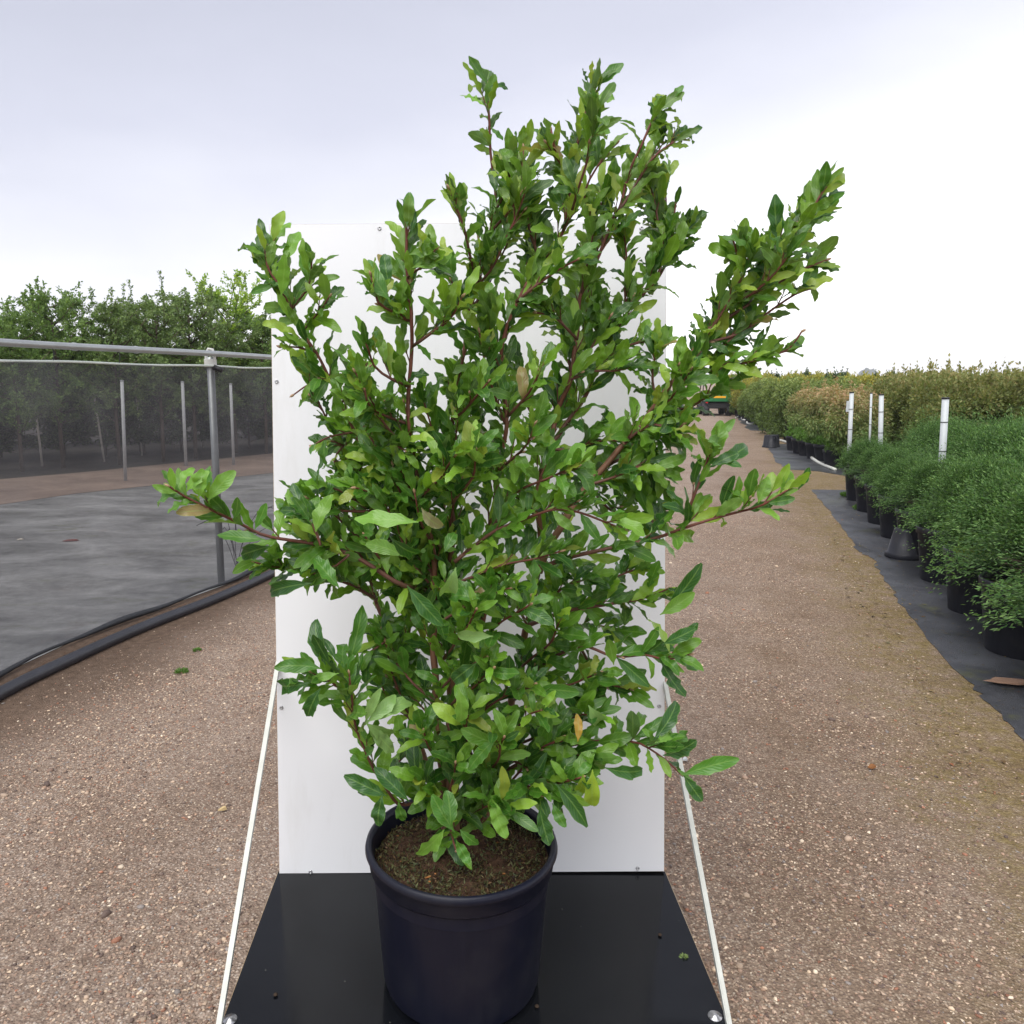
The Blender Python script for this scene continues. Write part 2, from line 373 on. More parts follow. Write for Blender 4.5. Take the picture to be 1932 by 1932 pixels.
# ---- stones of the gravel road
def scatter_stones():
    ph = (1 + 5 ** .5) / 2
    ico = np.array([(-1, ph, 0), (1, ph, 0), (-1, -ph, 0), (1, -ph, 0), (0, -1, ph), (0, 1, ph), (0, -1, -ph), (0, 1, -ph), (ph, 0, -1), (ph, 0, 1), (-ph, 0, -1), (-ph, 0, 1)]) / 1.9
    icf = np.array([(0, 11, 5), (0, 5, 1), (0, 1, 7), (0, 7, 10), (0, 10, 11), (1, 5, 9), (5, 11, 4), (11, 10, 2), (10, 7, 6), (7, 1, 8), (3, 9, 4), (3, 4, 2), (3, 2, 6), (3, 6, 8), (3, 8, 9), (4, 9, 5), (2, 4, 11), (6, 2, 10), (8, 6, 7), (9, 8, 1)])
    octv = np.array([(1, 0, 0), (-.3, .9, 0), (-.8, -.6, 0), (.1, .1, .9)]); octf = np.array([(0, 1, 3), (1, 2, 3), (2, 0, 3)])
    Vs = []; Fs = []; Cs = []; off = 0
    pal = np.array([(.30, .225, .18), (.42, .345, .28), (.55, .46, .36), (.20, .145, .12), (.13, .10, .09), (.31, .16, .11), (.24, .23, .23), (.68, .62, .52), (.36, .26, .20)])
    prob = np.array([.25, .2, .09, .17, .1, .05, .06, .03, .05]); prob /= prob.sum()
    edX = lambda y: 2.86 + .343 * (y - 4.75)
    pipe = np.array([(p.x, p.y) for p in PIPE]); pipe = pipe[np.argsort(pipe[:, 1])]
    for tv, tf, n, ymin, ymax, s0, s1 in ((ico, icf, 26000, 1.35, 4.2, .003, .0072), (octv, octf, 190000, 1.35, 9.5, .003, .0072), (ico, icf, 500, 1.4, 7, .008, .0145)):
        y = ymin + (ymax - ymin) * rng.random(n * 2) ** 1.35; x = rng.uniform(-3.2, 5.2, n * 2)
        pxl = CX + FP * x / (y * .987 + .25)
        pl = np.interp(y, pipe[:, 1], pipe[:, 0])
        dl = x - pl
        patch = np.sin(x * 2.1 + 1.3 * np.sin(y * 1.1)) * np.sin(y * .9 + x) + .6 * np.sin(x * 5.3 + y * 3.1)
        keep = (pxl > -60) & (pxl < 2000) & (dl > .05) & (x < edX(y) + .02) & (rng.random(n * 2) < np.clip((dl - .12) / .75, .07, 1)) & (rng.random(n * 2) < np.clip(.75 + .5 * patch, .3, 1)) \
            & (rng.random(n * 2) < np.clip((edX(y) - x) / 1.1, .12, 1)) & ~((x > -.62) & (x < .66) & (y > 1.55) & (y < 2.35))
        x = x[keep][:n]; y = y[keep][:n]; m = len(x)
        s = s0 + (s1 - s0) * rng.random(m) ** 2.2
        sc = np.stack([s * rng.uniform(.8, 1.5, m), s * rng.uniform(.7, 1.2, m), s * rng.uniform(.45, .85, m)], 1)
        a = rng.random(m) * 6.283; ca, sa = np.cos(a), np.sin(a)
        V = tv[None] * sc[:, None] * rng.uniform(.75, 1.25, (m, len(tv), 1))
        X = V[..., 0] * ca[:, None] - V[..., 1] * sa[:, None] + x[:, None]; Y = V[..., 0] * sa[:, None] + V[..., 1] * ca[:, None] + y[:, None]
        Z = V[..., 2] + (s * .18)[:, None]
        Vs.append(np.stack([X, Y, Z], -1).reshape(-1, 3)); Fs.append((tf[None] + (off + np.arange(m) * len(tv))[:, None, None]).reshape(-1, 3)); off += m * len(tv)
        c = pal[rng.choice(len(pal), m, p=prob)] * rng.uniform(.7, 1.2, (m, 1)) * np.array([1.12, 1.02, .92])
        Cs.append(np.repeat(c, len(tv), 0))
    M_ = Mat('loose stones', .7, .35); at = M_.n('Attribute'); at.attribute_name = 'tint'; M_.color(M_.mix(.35, at.outputs['Color'], M_.mix(1, at.outputs['Color'], M_.ramp(M_.noise(M_.geo(), 300, 3), [(.3, .5), (.7, 1.2)]), 'MULTIPLY')))
    o = link('gravel', mesh('gravel', np.concatenate(Vs), np.concatenate(Fs), M_.m, False, np.concatenate(Cs)))
    tag(o, 'loose tan, white and reddish pebbles scattered over the gravel road', 'gravel', kind='stuff')

# ================================================================ LEFT: net fence, pipe
NETG = [G(-160, 1365), G(0, 1275), G(143, 1208), G(286, 1155), G(426, 1102), G(512, 1062), G(640, 1000), G(780, 950)]
PIPE = [G(-160, 1400, .03), G(0, 1307, .03), G(143, 1241, .03), G(286, 1175, .03), G(429, 1121, .03), G(520, 1077, .03), G(640, 1012, .03), G(780, 960, .03)]
scatter_stones()
def net_mat():
    M_ = Mat('shade net', .75, .2)
    P = M_.geo(); f = M_.noise(P, 2.2, 5, .6)
    wv = M_.n('TexWave', Scale=120.0, Distortion=.4); wv.bands_direction = 'Z'; M_.l(P, wv.inputs[0])
    M_.color(M_.ramp(f, [(.3, (.06, .06, .066)), (.7, (.12, .12, .128))]))
    tr = M_.n('BsdfTransparent'); tr.inputs[0].default_value = (1, 1, 1, 1)
    mxs = M_.n('MixShader'); M_.l(M_.math('ADD', M_.ramp(f, [(.3, .47), (.7, .58)]), M_.math('MULTIPLY', wv.outputs['Fac'], .07)), mxs.inputs[0])
    M_.l(tr.outputs[0], mxs.inputs[1]); M_.l(M_.b.outputs[0], mxs.inputs[2]); M_.l(mxs.outputs[0], M_.out.inputs[0])
    return M_.m
m_net = net_mat()
fence = empty('net_fence', (G(426, 1102).x, G(426, 1102).y, 0)); inv = Vector(fence.location)
tag(fence, 'grey shade net fence with steel top rail along the left edge of the road', 'fence')
rel = lambda pts: [Vector(p) - inv for p in pts]
NG = spline(NETG, .12)
def up(pts, z): return [Vector((p.x, p.y, z)) for p in pts]
nv = []; nfc = []; zs = [0.02, .06, .5, 1.0, 1.4, 1.70]
for i, p in enumerate(NG):
    for j, z in enumerate(zs):
        o_ = .012 * math.sin(i * .9) + (.03 if j == 0 else 0); nv.append((p.x + o_ - inv.x, p.y + .01 * math.sin(i * 1.7 + j) - inv.y, z))
    if i:
        for j in range(len(zs) - 1): a = (i - 1) * len(zs) + j; nfc.append((a, a + len(zs), a + len(zs) + 1, a + 1))
link('net', mesh('net', nv, nfc, m_net, True), fence)
MB().tube(rel(up(NG, 1.80)), .021, 10).build('top_rail', m_galv, fence, True)
MB().tube(rel([p + Vector((0, 0, .004 * math.sin(i * .7))) for i, p in enumerate(up(NG, 1.705))]), .008, 6).build('top_wire', m_cord, fence, True)
MB().tube(rel([p + Vector((.035, -.01, .03 + .006 * math.sin(i * 1.1))) for i, p in enumerate(NG)]), [.015 + .006 * math.sin(i * .6) for i in range(len(NG))], 7).build('hem_roll', simple('rolled net hem', (.03, .032, .036), .6, .4, .4, 12), fence, True)
for px_, py_ in ((426, 1102), (-155, 1362)):
    q = G(px_, py_) - inv; q = q + Vector((-.04, .02, 0))
    MB().tube([q, q + Vector((0, 0, 1.775))], .028, 14).build('post', m_galv, fence, True)
    cl = MB(); cl.box(q.x - .038, q.x + .038, q.y - .036, q.y + .036, 1.70, 1.76); cl.tube([q + Vector((-.03, 0, 1.755)), q + Vector((-.03, 0, 1.80)), q + Vector((-.01, 0, 1.836)), q + Vector((.02, 0, 1.83)), q + Vector((.032, 0, 1.79)), q + Vector((.03, 0, 1.755))], .013, 8)
    cl.build('clamp', simple('pale clamp', (.5, .5, .47), .5, .4), fence, False, .004)
    MB().tube([q + Vector((.03, -.03, 1.70)), q + Vector((.10, -.04, 1.675))], .02, 8).build('tie_end', m_blackp, fence, True)
for px_ in (264, 150):
    i = min(range(len(NG)), key=lambda k: abs(proj(NG[k])[0][0] - px_)); q = NG[i] - inv
    MB().tube([(q.x, q.y, 1.70), (q.x + .01, q.y, 1.75), (q.x, q.y, 1.80)], .003, 5).build('tie_wire', m_blackp, fence)
    MB().tube([(q.x + .04, q.y + .17, 1.80), (q.x + .045, q.y + .2, 1.80)], .025, 10).build('rail_joint', m_galv, fence, True)
PS = spline(PIPE, .08)
pipe_o = MB().tube([p + Vector((.012 * math.sin(i * .35), 0, 0)) for i, p in enumerate(PS)], .034, 12).build('irrigation_pipe', m_black, None, True)
tag(pipe_o, 'black rubber irrigation pipe lying on the soil in front of the net fence', 'pipe')
# roots, straws and dead twigs between net and pipe
mt = MB()
for k in range(120):
    i = random.randrange(10, len(PS) - 10); p = PS[i]; q = p + Vector((random.uniform(-.16, -.03), random.uniform(-.05, .05), .008 - .03)); a = random.uniform(0, 6.28); L_ = random.uniform(.01, .09)
    q.z = .008
    mt.tube([q, q + Vector((math.cos(a) * L_ * .5, math.sin(a) * L_ * .5, .012)), q + Vector((math.cos(a + .4) * L_, math.sin(a + .4) * L_, 0))], .0022, 4)
o = mt.build('twig_litter', simple('dead twigs', (.16, .10, .07), .8, .2, .5, 30)); tag(o, 'dead twigs and roots lying between net hem and black pipe', 'litter', kind='stuff')

# posts and stakes beyond the net
def post_px(name, x0, y0, x1, y1, wpx, m, label, cat, group, Yd=None, rnd=True):
    b = G(x1, y1); Y = b.y; t = atY(x0, y0, Y + .02); r = wpx / FP * (Y) / 2
    o = empty(name, (b.x, b.y, 0)); tag(o, label, cat, group)
    MB().tube([(0, 0, 0), t - Vector((b.x, b.y, 0))], r, 10 if rnd else 4).build('shaft', m, o, True)
    top = t - Vector((b.x, b.y, 0))
    MB().tube([top - Vector((0, 0, .012)), top + Vector((0, 0, .008))], r * 1.12, 10).build('cap', m_post if m is not m_post else m_galv, o, True)
    return o
GP = 'grey posts standing behind the net'
post_px('field_post', 230, 718, 237, 908, 6.4, m_post, 'grey post behind the net, leftmost of the three thick ones', 'post', GP)
post_px('field_post', 344, 720, 351, 880, 6.0, m_post, 'grey post behind the net, middle of the three thick ones', 'post', GP)
post_px('field_post', 435, 724, 441, 878, 5.4, m_post, 'grey post behind the net just right of the fence post', 'post', GP)
for (a, b, c, d, wp), lb in zip(((177, 741, 197, 872, 3.8), (256, 735, 268, 860, 3.2), (315, 735, 329, 846, 3.0), (370, 737, 383, 846, 3.0), (412, 712, 431, 838, 3.2), (66, 762, 80, 880, 4)),
        ('leaning weathered stake left of the leftmost grey post', 'thin leaning stake just right of the leftmost grey post', 'thin leaning stake just left of the middle grey post', 'thin leaning stake between middle grey post and fence post', 'long leaning stake seen right behind the fence post', 'pale leaning stake farthest left behind the net')):
    post_px('tree_stake', a, b, c, d, wp, m_stake, lb, 'stake', 'tree stakes behind the net')

# dry weed and litter inside the net
wd = MB(); wb = G(455, 1085)
for k in range(8):
    a = random.uniform(-1.2, 1.2); h = random.uniform(.3, .65); p0 = wb + Vector((-.1 + random.uniform(-.015, .015), .25, 0))
    pts = [p0, p0 + Vector((math.sin(a) * h * .3, 0, h * .5)), p0 + Vector((math.sin(a) * h * .8, .05, h * .85)), p0 + Vector((math.sin(a * 1.3) * h * 1.1, .08, h * random.uniform(.6, 1)))]
    wd.tube(spline(pts, .05), .0032, 4)
o = wd.build('dry_weed', simple('dry stems', (.05, .045, .045), .8, .2)); tag(o, 'bare dry weed with arching dark stems behind the net beside the fence post', 'weed')
def chip(name, x, y, sx, sy, m, label, cat, z=.01, rot=.3):
    c = G(x, y, z); b = MB(); n = 9; rr = random.Random(int(x)); top = []
    for k in range(n):
        a = 6.283 * k / n; r = rr.uniform(.7, 1.1); top.append((math.cos(a) * sx * r, math.sin(a) * sy * r))
    V = [(p[0], p[1], 0) for p in top] + [(p[0] * .85, p[1] * .85, .008 + .004 * math.sin(i)) for i, p in enumerate(top)]
    b.add(V, [tuple(range(n))[::-1], tuple(range(n, 2 * n))] + [(i, (i + 1) % n, n + (i + 1) % n, n + i) for i in range(n)])
    o = b.build(name, m, None, False, 0, c); o.rotation_euler.z = rot; return tag(o, label, cat)
m_pale = simple('pale chips', (.55, .5, .42), .7, .3, .2, 40); m_red = simple('reddish debris', (.17, .06, .055), .7, .3, .4, 30)
chip('pale_scrap', 38, 1018, .035, .02, m_pale, 'pale scrap on the grey field behind the net', 'scrap')
chip('dead_leaf', 133, 1020, .09, .03, m_red, 'reddish brown dead leaf patch on the field behind the net', 'dead leaf')

# ================================================================ foliage builders
def leaf_quads(P, D, N, L, W, C):
    """rhombic leaves: base P, direction D, normal N"""
    S = np.cross(D, N); S /= np.linalg.norm(S, axis=1, keepdims=True) + 1e-9
    L = L[:, None]; W = W[:, None]
    V = np.stack([P, P + D * L * .45 + S * W * .5 + N * W * .12, P + D * L, P + D * L * .45 - S * W * .5 + N * W * .12], 1).reshape(-1, 3)
    return V, np.arange(len(V)).reshape(-1, 4), np.repeat(C, 4, 0)
def unit(v): return v / (np.linalg.norm(v, axis=-1, keepdims=True) + 1e-9)
def mixcol(stops, t):
    t = np.clip(t, 0, 1); xs = [s[0] for s in stops]
    return np.stack([np.interp(t, xs, [s[1][k] for s in stops]) for k in range(3)], 1)
m_fol = tint_mat('background foliage', .6, .28, .3)
m_bark = simple('bark', (.11, .085, .065), .85, .2, .4, 18, 0, .5, 60)
m_potb = None
def branchy(seed, h, r, nb, n_sub, per, ls, stops, up=.5, trunk=.5, wind=0, spread=1.0, flare=.0, droop=0, topbias=0):
    """tree: returns (crown arrays, branch MB). nb main limbs, n_sub twigs per limb, leaves along the twigs"""
    g = np.random.default_rng(seed); rr = random.Random(seed); mb = MB()
    P = []; D = []
    mb.tube(spline([(0, 0, 0), (rr.uniform(-.05, .05), 0, h * .3), (rr.uniform(-.08, .08), 0, h * .62), (rr.uniform(-.1, .1), 0, h * .9)], .25), [.035 * h / 3 * (1 - .75 * k / max(1, len(spline([(0, 0, 0), (0, 0, h * .3), (0, 0, h * .62), (0, 0, h * .9)], .25)) + 2)) for k in range(len(spline([(0, 0, 0), (0, 0, h * .3), (0, 0, h * .62), (0, 0, h * .9)], .25)) + 3)][:60], 7) if False else mb.tube([(0, 0, -.02), (.02, 0, h * .3), (-.03, .02, h * .62), (.03, 0, h * .9)], [.04 * h / 3, .032 * h / 3, .02 * h / 3, .006], 7)
    for i in range(nb):
        z0 = h * (trunk + (.92 - trunk) * ((i + .5) / nb) ** .9); a = i * 2.4 + rr.uniform(-.4, .4)
        frac = (z0 / h - trunk) / (1 - trunk); rl = r * spread * (math.sin(math.pi * min(.97, .22 + frac * .72)) ** .7) * rr.uniform(.75, 1.15)
        st = np.array([0, 0, z0]); en = st + np.array([math.cos(a) * rl, math.sin(a) * rl, rl * up * rr.uniform(.5, 1.3)])
        mid = (st + en) / 2 + np.array([0, 0, -.05 * rl])
        mb.tube([st, mid, en], [.014 * h / 3, .009 * h / 3, .003], 4)
        for k in range(n_sub):
            t = rr.uniform(.15, 1); b0 = (1 - t) ** 2 * st + 2 * t * (1 - t) * mid + t * t * en
            dv = unit(np.array([rr.gauss(0, 1), rr.gauss(0, 1), rr.gauss(.3, .7)]) + np.array([math.cos(a), math.sin(a), up]) * .8)
            ln = rr.uniform(.18, .5) * r * .7
            m = per; tt = g.random(m); pts = b0 + dv * (tt * ln)[:, None] + np.array([0, 0, -droop]) * (tt ** 2)[:, None] * ln
            P.append(pts + g.normal(0, .02 * r, (m, 3))); D.append(unit(dv + g.normal(0, .75, (m, 3)) + np.array([0, 0, -droop])))
    P = np.concatenate(P); D = np.concatenate(D)
    # erect leading shoots on top
    for k in range(7):
        z0 = h * rr.uniform(.86, .97); x0, y0 = rr.gauss(0, r * .35), rr.gauss(0, r * .35); ln = h * rr.uniform(.06, .16); m = per * 2
        tt = g.random(m); pts = np.array([x0, y0, z0 - .1]) + np.outer(tt, [rr.uniform(-.3, .3) * ln, 0, ln + .1]); P = np.concatenate([P, pts + g.normal(0, .012, (m, 3))]); D = np.concatenate([D, unit(np.array([0, 0, .6]) + g.normal(0, .6, (m, 3)))])
        mb.tube([(x0, y0, z0 - .15), pts[np.argmax(pts[:, 2])]], [.006, .002], 4)
    n = len(P); Nn = unit(np.cross(D, g.normal(0, 1, (n, 3))) + np.array([0, 0, .4])); Nn = unit(Nn - D * (Nn * D).sum(1, keepdims=True))
    L = ls * g.uniform(.7, 1.3, n); tcol = g.random(n) * .6 + .4 * (P[:, 2] / h) * topbias + (1 - topbias) * .4 * g.random(n)
    C = mixcol(stops, tcol) * g.uniform(.75, 1.2, (n, 1))
    return leaf_quads(P, D, Nn, L, L * .5, C), mb
def make_tree(name, variant, label, loc, rz, cat='tree', group=None, sc=1, tn='trunk'):
    o = empty(name, loc, rz); o.scale = (sc, sc, sc); tag(o, label, cat, group)
    link('crown', variant[0], o)['kind'] = 'stuff'; link(tn, variant[1], o)
    return o
def variant(seed, **k):
    (V, F, C), mb = branchy(seed, **k); return mesh('crown', V, F, m_fol, False, C), mb.mesh('trunk', m_bark, True)
dg = [(0, (.05, .10, .025)), (.5, (.13, .22, .055)), (1, (.26, .37, .10))]
bg_ = [(0, (.14, .25, .04)), (.5, (.32, .48, .06)), (1, (.58, .68, .12))]
TV = [variant(11, h=3.2, r=1.05, nb=36, n_sub=11, per=40, ls=.058, stops=dg, up=.5, trunk=.22),
      variant(12, h=3.2, r=.95, nb=34, n_sub=11, per=38, ls=.055, stops=[(0, (.065, .11, .038)), (.5, (.15, .225, .075)), (1, (.28, .36, .13))], up=.7, trunk=.25, droop=.5),
      variant(13, h=3.3, r=.9, nb=28, n_sub=10, per=36, ls=.062, stops=bg_, up=.9, trunk=.35)]
TG = 'trees in a row behind the net fence'
# px of crown centre, px of crown top, distance, variant
tl = [(-120, 590, 12.2, 0, 'broad dark tree at the left picture edge behind the net'), (15, 585, 12.8, 0, 'bushy green tree far left with low spreading top'),
      (92, 545, 13.4, 0, 'tree with a tall airy peak above the rail, second from the left edge'), (205, 562, 14.0, 1, 'grey-green drooping tree behind the two leftmost stakes'),
      (290, 560, 14.6, 1, 'grey-green tree with drooping twigs in the middle of the row'), (352, 545, 15.3, 1, 'tree with thin shoots rising above its neighbours, left of the bright tree'),
      (432, 540, 16.6, 2, 'bright yellow-green tree towering behind the fence post'), (398, 600, 15.5, 1, 'lower dark tree in front of the bright yellow-green tree'),
      (492, 590, 16.4, 0, 'dark green tree beside the left edge of the white panel'), (560, 585, 17.2, 1, 'grey-green tree mostly hidden by the white panel'), (250, 600, 17.0, 0, 'dark tree in the second line behind the drooping trees'), (-20, 625, 15.5, 0, 'dark tree in the second line at far left')]
for px_, ty, Y, v, lb in tl:
    Y += 1.3; top = atY(px_, ty, Y); h = 3.25 if v < 2 else 3.4
    make_tree('nursery_tree', TV[v], lb, (top.x, Y, 0), random.uniform(0, 6.28), 'tree', TG, top.z / h)
# hedge foliage low behind the rail: low bushes closing the gaps between the trunks
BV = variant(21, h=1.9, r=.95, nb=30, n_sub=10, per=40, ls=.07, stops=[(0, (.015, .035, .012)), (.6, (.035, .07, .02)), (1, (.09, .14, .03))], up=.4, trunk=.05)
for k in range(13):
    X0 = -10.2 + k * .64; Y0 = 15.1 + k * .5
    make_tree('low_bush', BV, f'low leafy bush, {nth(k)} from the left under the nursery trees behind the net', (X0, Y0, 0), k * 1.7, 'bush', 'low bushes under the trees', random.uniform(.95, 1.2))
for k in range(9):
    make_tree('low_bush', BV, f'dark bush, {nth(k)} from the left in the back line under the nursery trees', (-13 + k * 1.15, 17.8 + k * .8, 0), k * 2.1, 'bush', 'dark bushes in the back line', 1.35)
# ================================================================ RIGHT: potted plants in rows
def pot_mat(name, c, rough):
    M_ = Mat(name, rough, .25); v = M_.coord('Object', (60, 60, .6)); f = M_.noise(v, 1.0, 3); f2 = M_.noise(M_.coord('Object'), 7, 5, .6)
    base = M_.mix(f, tuple(x * .7 for x in c), tuple(x * 1.25 for x in c))
    M_.color(M_.mix(M_.ramp(f2, [(.5, 0), (.75, .35)]), base, (.07, .065, .06)))
    M_.rough(M_.ramp(f2, [(.35, rough * .8), (.7, rough * 1.35)])); M_.bump(M_.noise(M_.coord('Object', (80, 80, 3)), 1, 3), .12, .002)
    return M_.m
m_pot = pot_mat('dark pot plastic', (.018, .019, .025), .5)
m_pots = simple('pot soil', (.05, .035, .025), .95, .1, .5, 25, 0, .8, 60)
def pot_mb(r0, r1, h, n=32, ribs=True):
    b = MB(); b.lathe([(0.001, 0), (r0 * .98, 0), (r0, .01), (r1 * .985, h - .06), (r1 * 1.045, h - .055), (r1 * 1.06, h - .008), (r1 * 1.03, h), (r1 * .97, h - .006), (r1 * .95, h - .05), (r0 * .9, .03)], n); return b
pot_me = pot_mb(.185, .235, .44).mesh('pot', m_pot, True)
sb = MB(); sb.lathe([(.001, .405), (.10, .40), (.21, .385)], 20); soil_me = sb.mesh('soil', m_pots, True)
pot_s = pot_mb(.12, .155, .27, 20).mesh('pot', m_pot, True)
sb = MB(); sb.lathe([(.001, .245), (.14, .24)], 14); soil_s = sb.mesh('soil', m_pots, True)
def juniper(seed, n=2300):
    g = np.random.default_rng(seed); P = []; D = []; T = []
    mb = MB()
    CL = [(g.random() * 6.283, g.uniform(.27, 1.5), g.uniform(.74, 1.12)) for _ in range(70)]
    for k in range(n):
        ca_, ce_, cl_ = CL[k % 70]; a = ca_ + g.normal(0, .13) / max(.35, math.cos(ce_)); el = min(1.55, ce_ + g.normal(0, .12)); ln = cl_ * g.uniform(.8, 1.05) * (.50 - .06 * min(1, max(0, el)))
        if k % 23 == 0: ln *= 1.3
        d0 = np.array([math.cos(a) * math.cos(el), math.sin(a) * math.cos(el), math.sin(el) * 1.05])
        st = np.array([0, 0, .42]); m = 40
        t = np.linspace(.42, 1, m); dr = .26 * ln
        side = np.array([-math.sin(a), math.cos(a), 0]) * g.normal(.05, .22)
        base = st + np.outer(t, d0) * ln + np.outer(t ** 2, side) * ln + np.outer(-(t ** 2.5) * dr * math.cos(el), [0, 0, 1])
        P.append(base + g.normal(0, .010, (m, 3))); dd = np.gradient(base, axis=0); D.append(unit(unit(dd) + g.normal(0, .42, (m, 3)))); T.append(t)
        if k % 14 == 0: mb.tube([st - [0, 0, .03], st + d0 * ln * .3, base[8]], [.006, .004, .0015], 4)
    P = np.concatenate(P); D = np.concatenate(D); T = np.concatenate(T); n = len(P)
    Nn = unit(np.cross(D, g.normal(0, 1, (n, 3)))); L = g.uniform(.011, .024, n)
    rad = np.linalg.norm(P - [0, 0, .42], axis=1)
    C = mixcol([(0, (.012, .035, .010)), (.5, (.034, .09, .022)), (.85, (.095, .20, .05)), (1, (.22, .37, .11))], T ** 3.5 * .7 + g.random(n) * .3) * g.uniform(.8, 1.2, (n, 1))  # inner sprays darker in colour for shade between shoots; pale tips are young growth
    V, F, C = leaf_quads(P, D, Nn, L, L * .30, C)
    return mesh('foliage', V, F, m_fol, False, C), mb.mesh('stem', m_bark, True)
JV = [juniper(31), juniper(32), juniper(33)]
def potted(name, vfol, pm, sm, label, cat, group, loc, rz, sc=1.0, fs=1.0, fol='foliage', foff=None):
    o = empty(name, loc, rz); o.scale = (sc,) * 3; tag(o, label, cat, group)
    link('pot', pm, o); link('soil', sm, o)
    f = link(fol, vfol[0], o); f['kind'] = 'stuff'; f.scale = (fs,) * 3; f.location.z = .42 * (1 - fs) if vfol[0].name.startswith('foliage') and vfol in JV else 0
    t = link('stem', vfol[1], o); t.scale = (fs,) * 3; t.location.z = f.location.z
    if foff is not None: f.location += foff; t.location += foff
    return o
ordn = ['nearest', 'second', 'third', 'fourth', 'fifth', 'sixth', 'seventh', 'eighth', 'ninth', 'tenth', 'eleventh', 'twelfth']
rn = ['front row beside the road', 'second row from the road', 'third row from the road', 'fourth row from the road']
fsz = {0: [1.4, 1.4, 1.35, 1.2, .98, .88, .84, .78, .86]}
for j in range(4):
    c = 0
    for i in range(-1, 9):
        t = .92 * i + random.uniform(-.05, .05); s = .95 * j
        if j == 0 and i > 7: continue
        if t > 7.6: continue
        p = row(t, s); px_ = float(proj(p)[0][0])
        if px_ > 2260: continue
        f = fsz[0][i + 1] if j == 0 else 1.85 - .06 * i
        potted('potted_juniper', JV[(i + 2 * j) % 3], pot_me, soil_me, f'green potted juniper, {ordn[c]} to the camera in the {rn[j]}', 'juniper', 'potted junipers in rows right of the road', p, random.uniform(0, 6.28) if j else 0, 1.0, f, foff=(None if j else (RW * ([.16, .24, .28, .18, .10, .07, .05, .04, .04][i + 1]) + Vector((0, 0, .03)))))
        c += 1
# overturned pot beside the row
o = empty('upturned_pot', G(1705, 1052)); tag(o, 'upturned empty black pot on the cloth edge beside the junipers', 'pot')
b = MB(); b.lathe([(.15, 0), (.152, .05), (.14, .052), (.10, .25), (.095, .27), (.001, .27)], 28); b.build('body', m_pot, o, True)
MB().lathe([(.152, .0), (.158, .006), (.158, .045), (.152, .051)], 28).build('rim', m_pot, o, True)
# moss cushion and little weeds on one pot and the cloth
def tuft(name, loc, r, h, n, stops, label, cat, parent=None, ls=.03):
    g = np.random.default_rng(int(abs(loc[0]) * 1000) % 9999); a = g.random(n) * 6.283; rr_ = r * np.sqrt(g.random(n))
    P = np.stack([rr_ * np.cos(a), rr_ * np.sin(a), g.random(n) * h * (1 - rr_ / r * .7)], 1); D = unit(np.stack([np.cos(a) * .8, np.sin(a) * .8, g.uniform(.3, 1.2, n)], 1) + g.normal(0, .3, (n, 3)))
    Nn = unit(np.cross(D, g.normal(0, 1, (n, 3)))); L = g.uniform(.6, 1.3, n) * ls
    V, F, C = leaf_quads(P, D, Nn, L, L * .4, mixcol(stops, g.random(n)))
    o = link(name, mesh(name, V, F, m_fol, False, C), parent, loc)
    return tag(o, label, cat)
yg = [(0, (.10, .14, .02)), (1, (.32, .40, .05))]; wg = [(0, (.05, .12, .02)), (1, (.13, .26, .04))]
pm6 = row(.92, 0); tuft('moss_clump', (pm6.x - .06, pm6.y - .12, .42), .19, .06, 1400, yg, 'yellow-green moss cushion on the soil of a black juniper pot', 'moss', None, .02)
for x, y, r_, lb in ((1602, 937, .09, 'tuft of grass at the foot of the farthest juniper pot'), (1625, 962, .08, 'tuft of grass between two far juniper pots'), (1660, 985, .07, 'tuft of grass beside the fifth juniper pot'), (343, 1269, .03, 'small green weed growing in the gravel left of the panel'), (372, 1228, .022, 'smaller weed in the gravel nearer to the black pipe')):
    p = G(x, y); tuft('weed', (p.x, p.y, 0), r_, r_ * .8, 220, wg, lb, 'weed', None, r_ * .5)

# leaf litter and grit on the cloth and along its edge
g = np.random.default_rng(77); n = 5200; tt = g.uniform(-2, 9, n); ss = -.62 + np.abs(g.normal(0, .35, n)) * g.choice([-.35, 1.3], n)
P = np.stack([RO.x + RU.x * tt + RW.x * ss, RO.y + RU.y * tt + RW.y * ss, np.full(n, .007)], 1); D = unit(np.stack([g.normal(0, 1, n), g.normal(0, 1, n), g.normal(0, .12, n)], 1)); L = g.uniform(.004, .016, n) * (1 + (g.random(n) < .04) * 1.8)
pl_ = np.array([(.16, .10, .05), (.30, .21, .10), (.08, .055, .035), (.45, .38, .28), (.12, .12, .04), (.30, .12, .06)])
V, F, C = leaf_quads(P, D, np.tile([[0, 0, 1.0]], (n, 1)), L, L * .6, pl_[g.choice(6, n, p=[.3, .2, .2, .1, .12, .08])])
tag(link('leaf_litter', mesh('leaf_litter', V, F, m_fol, False, C)), 'brown leaf litter and grit scattered along the ragged edge of the black cloth', 'leaf litter', kind='stuff')
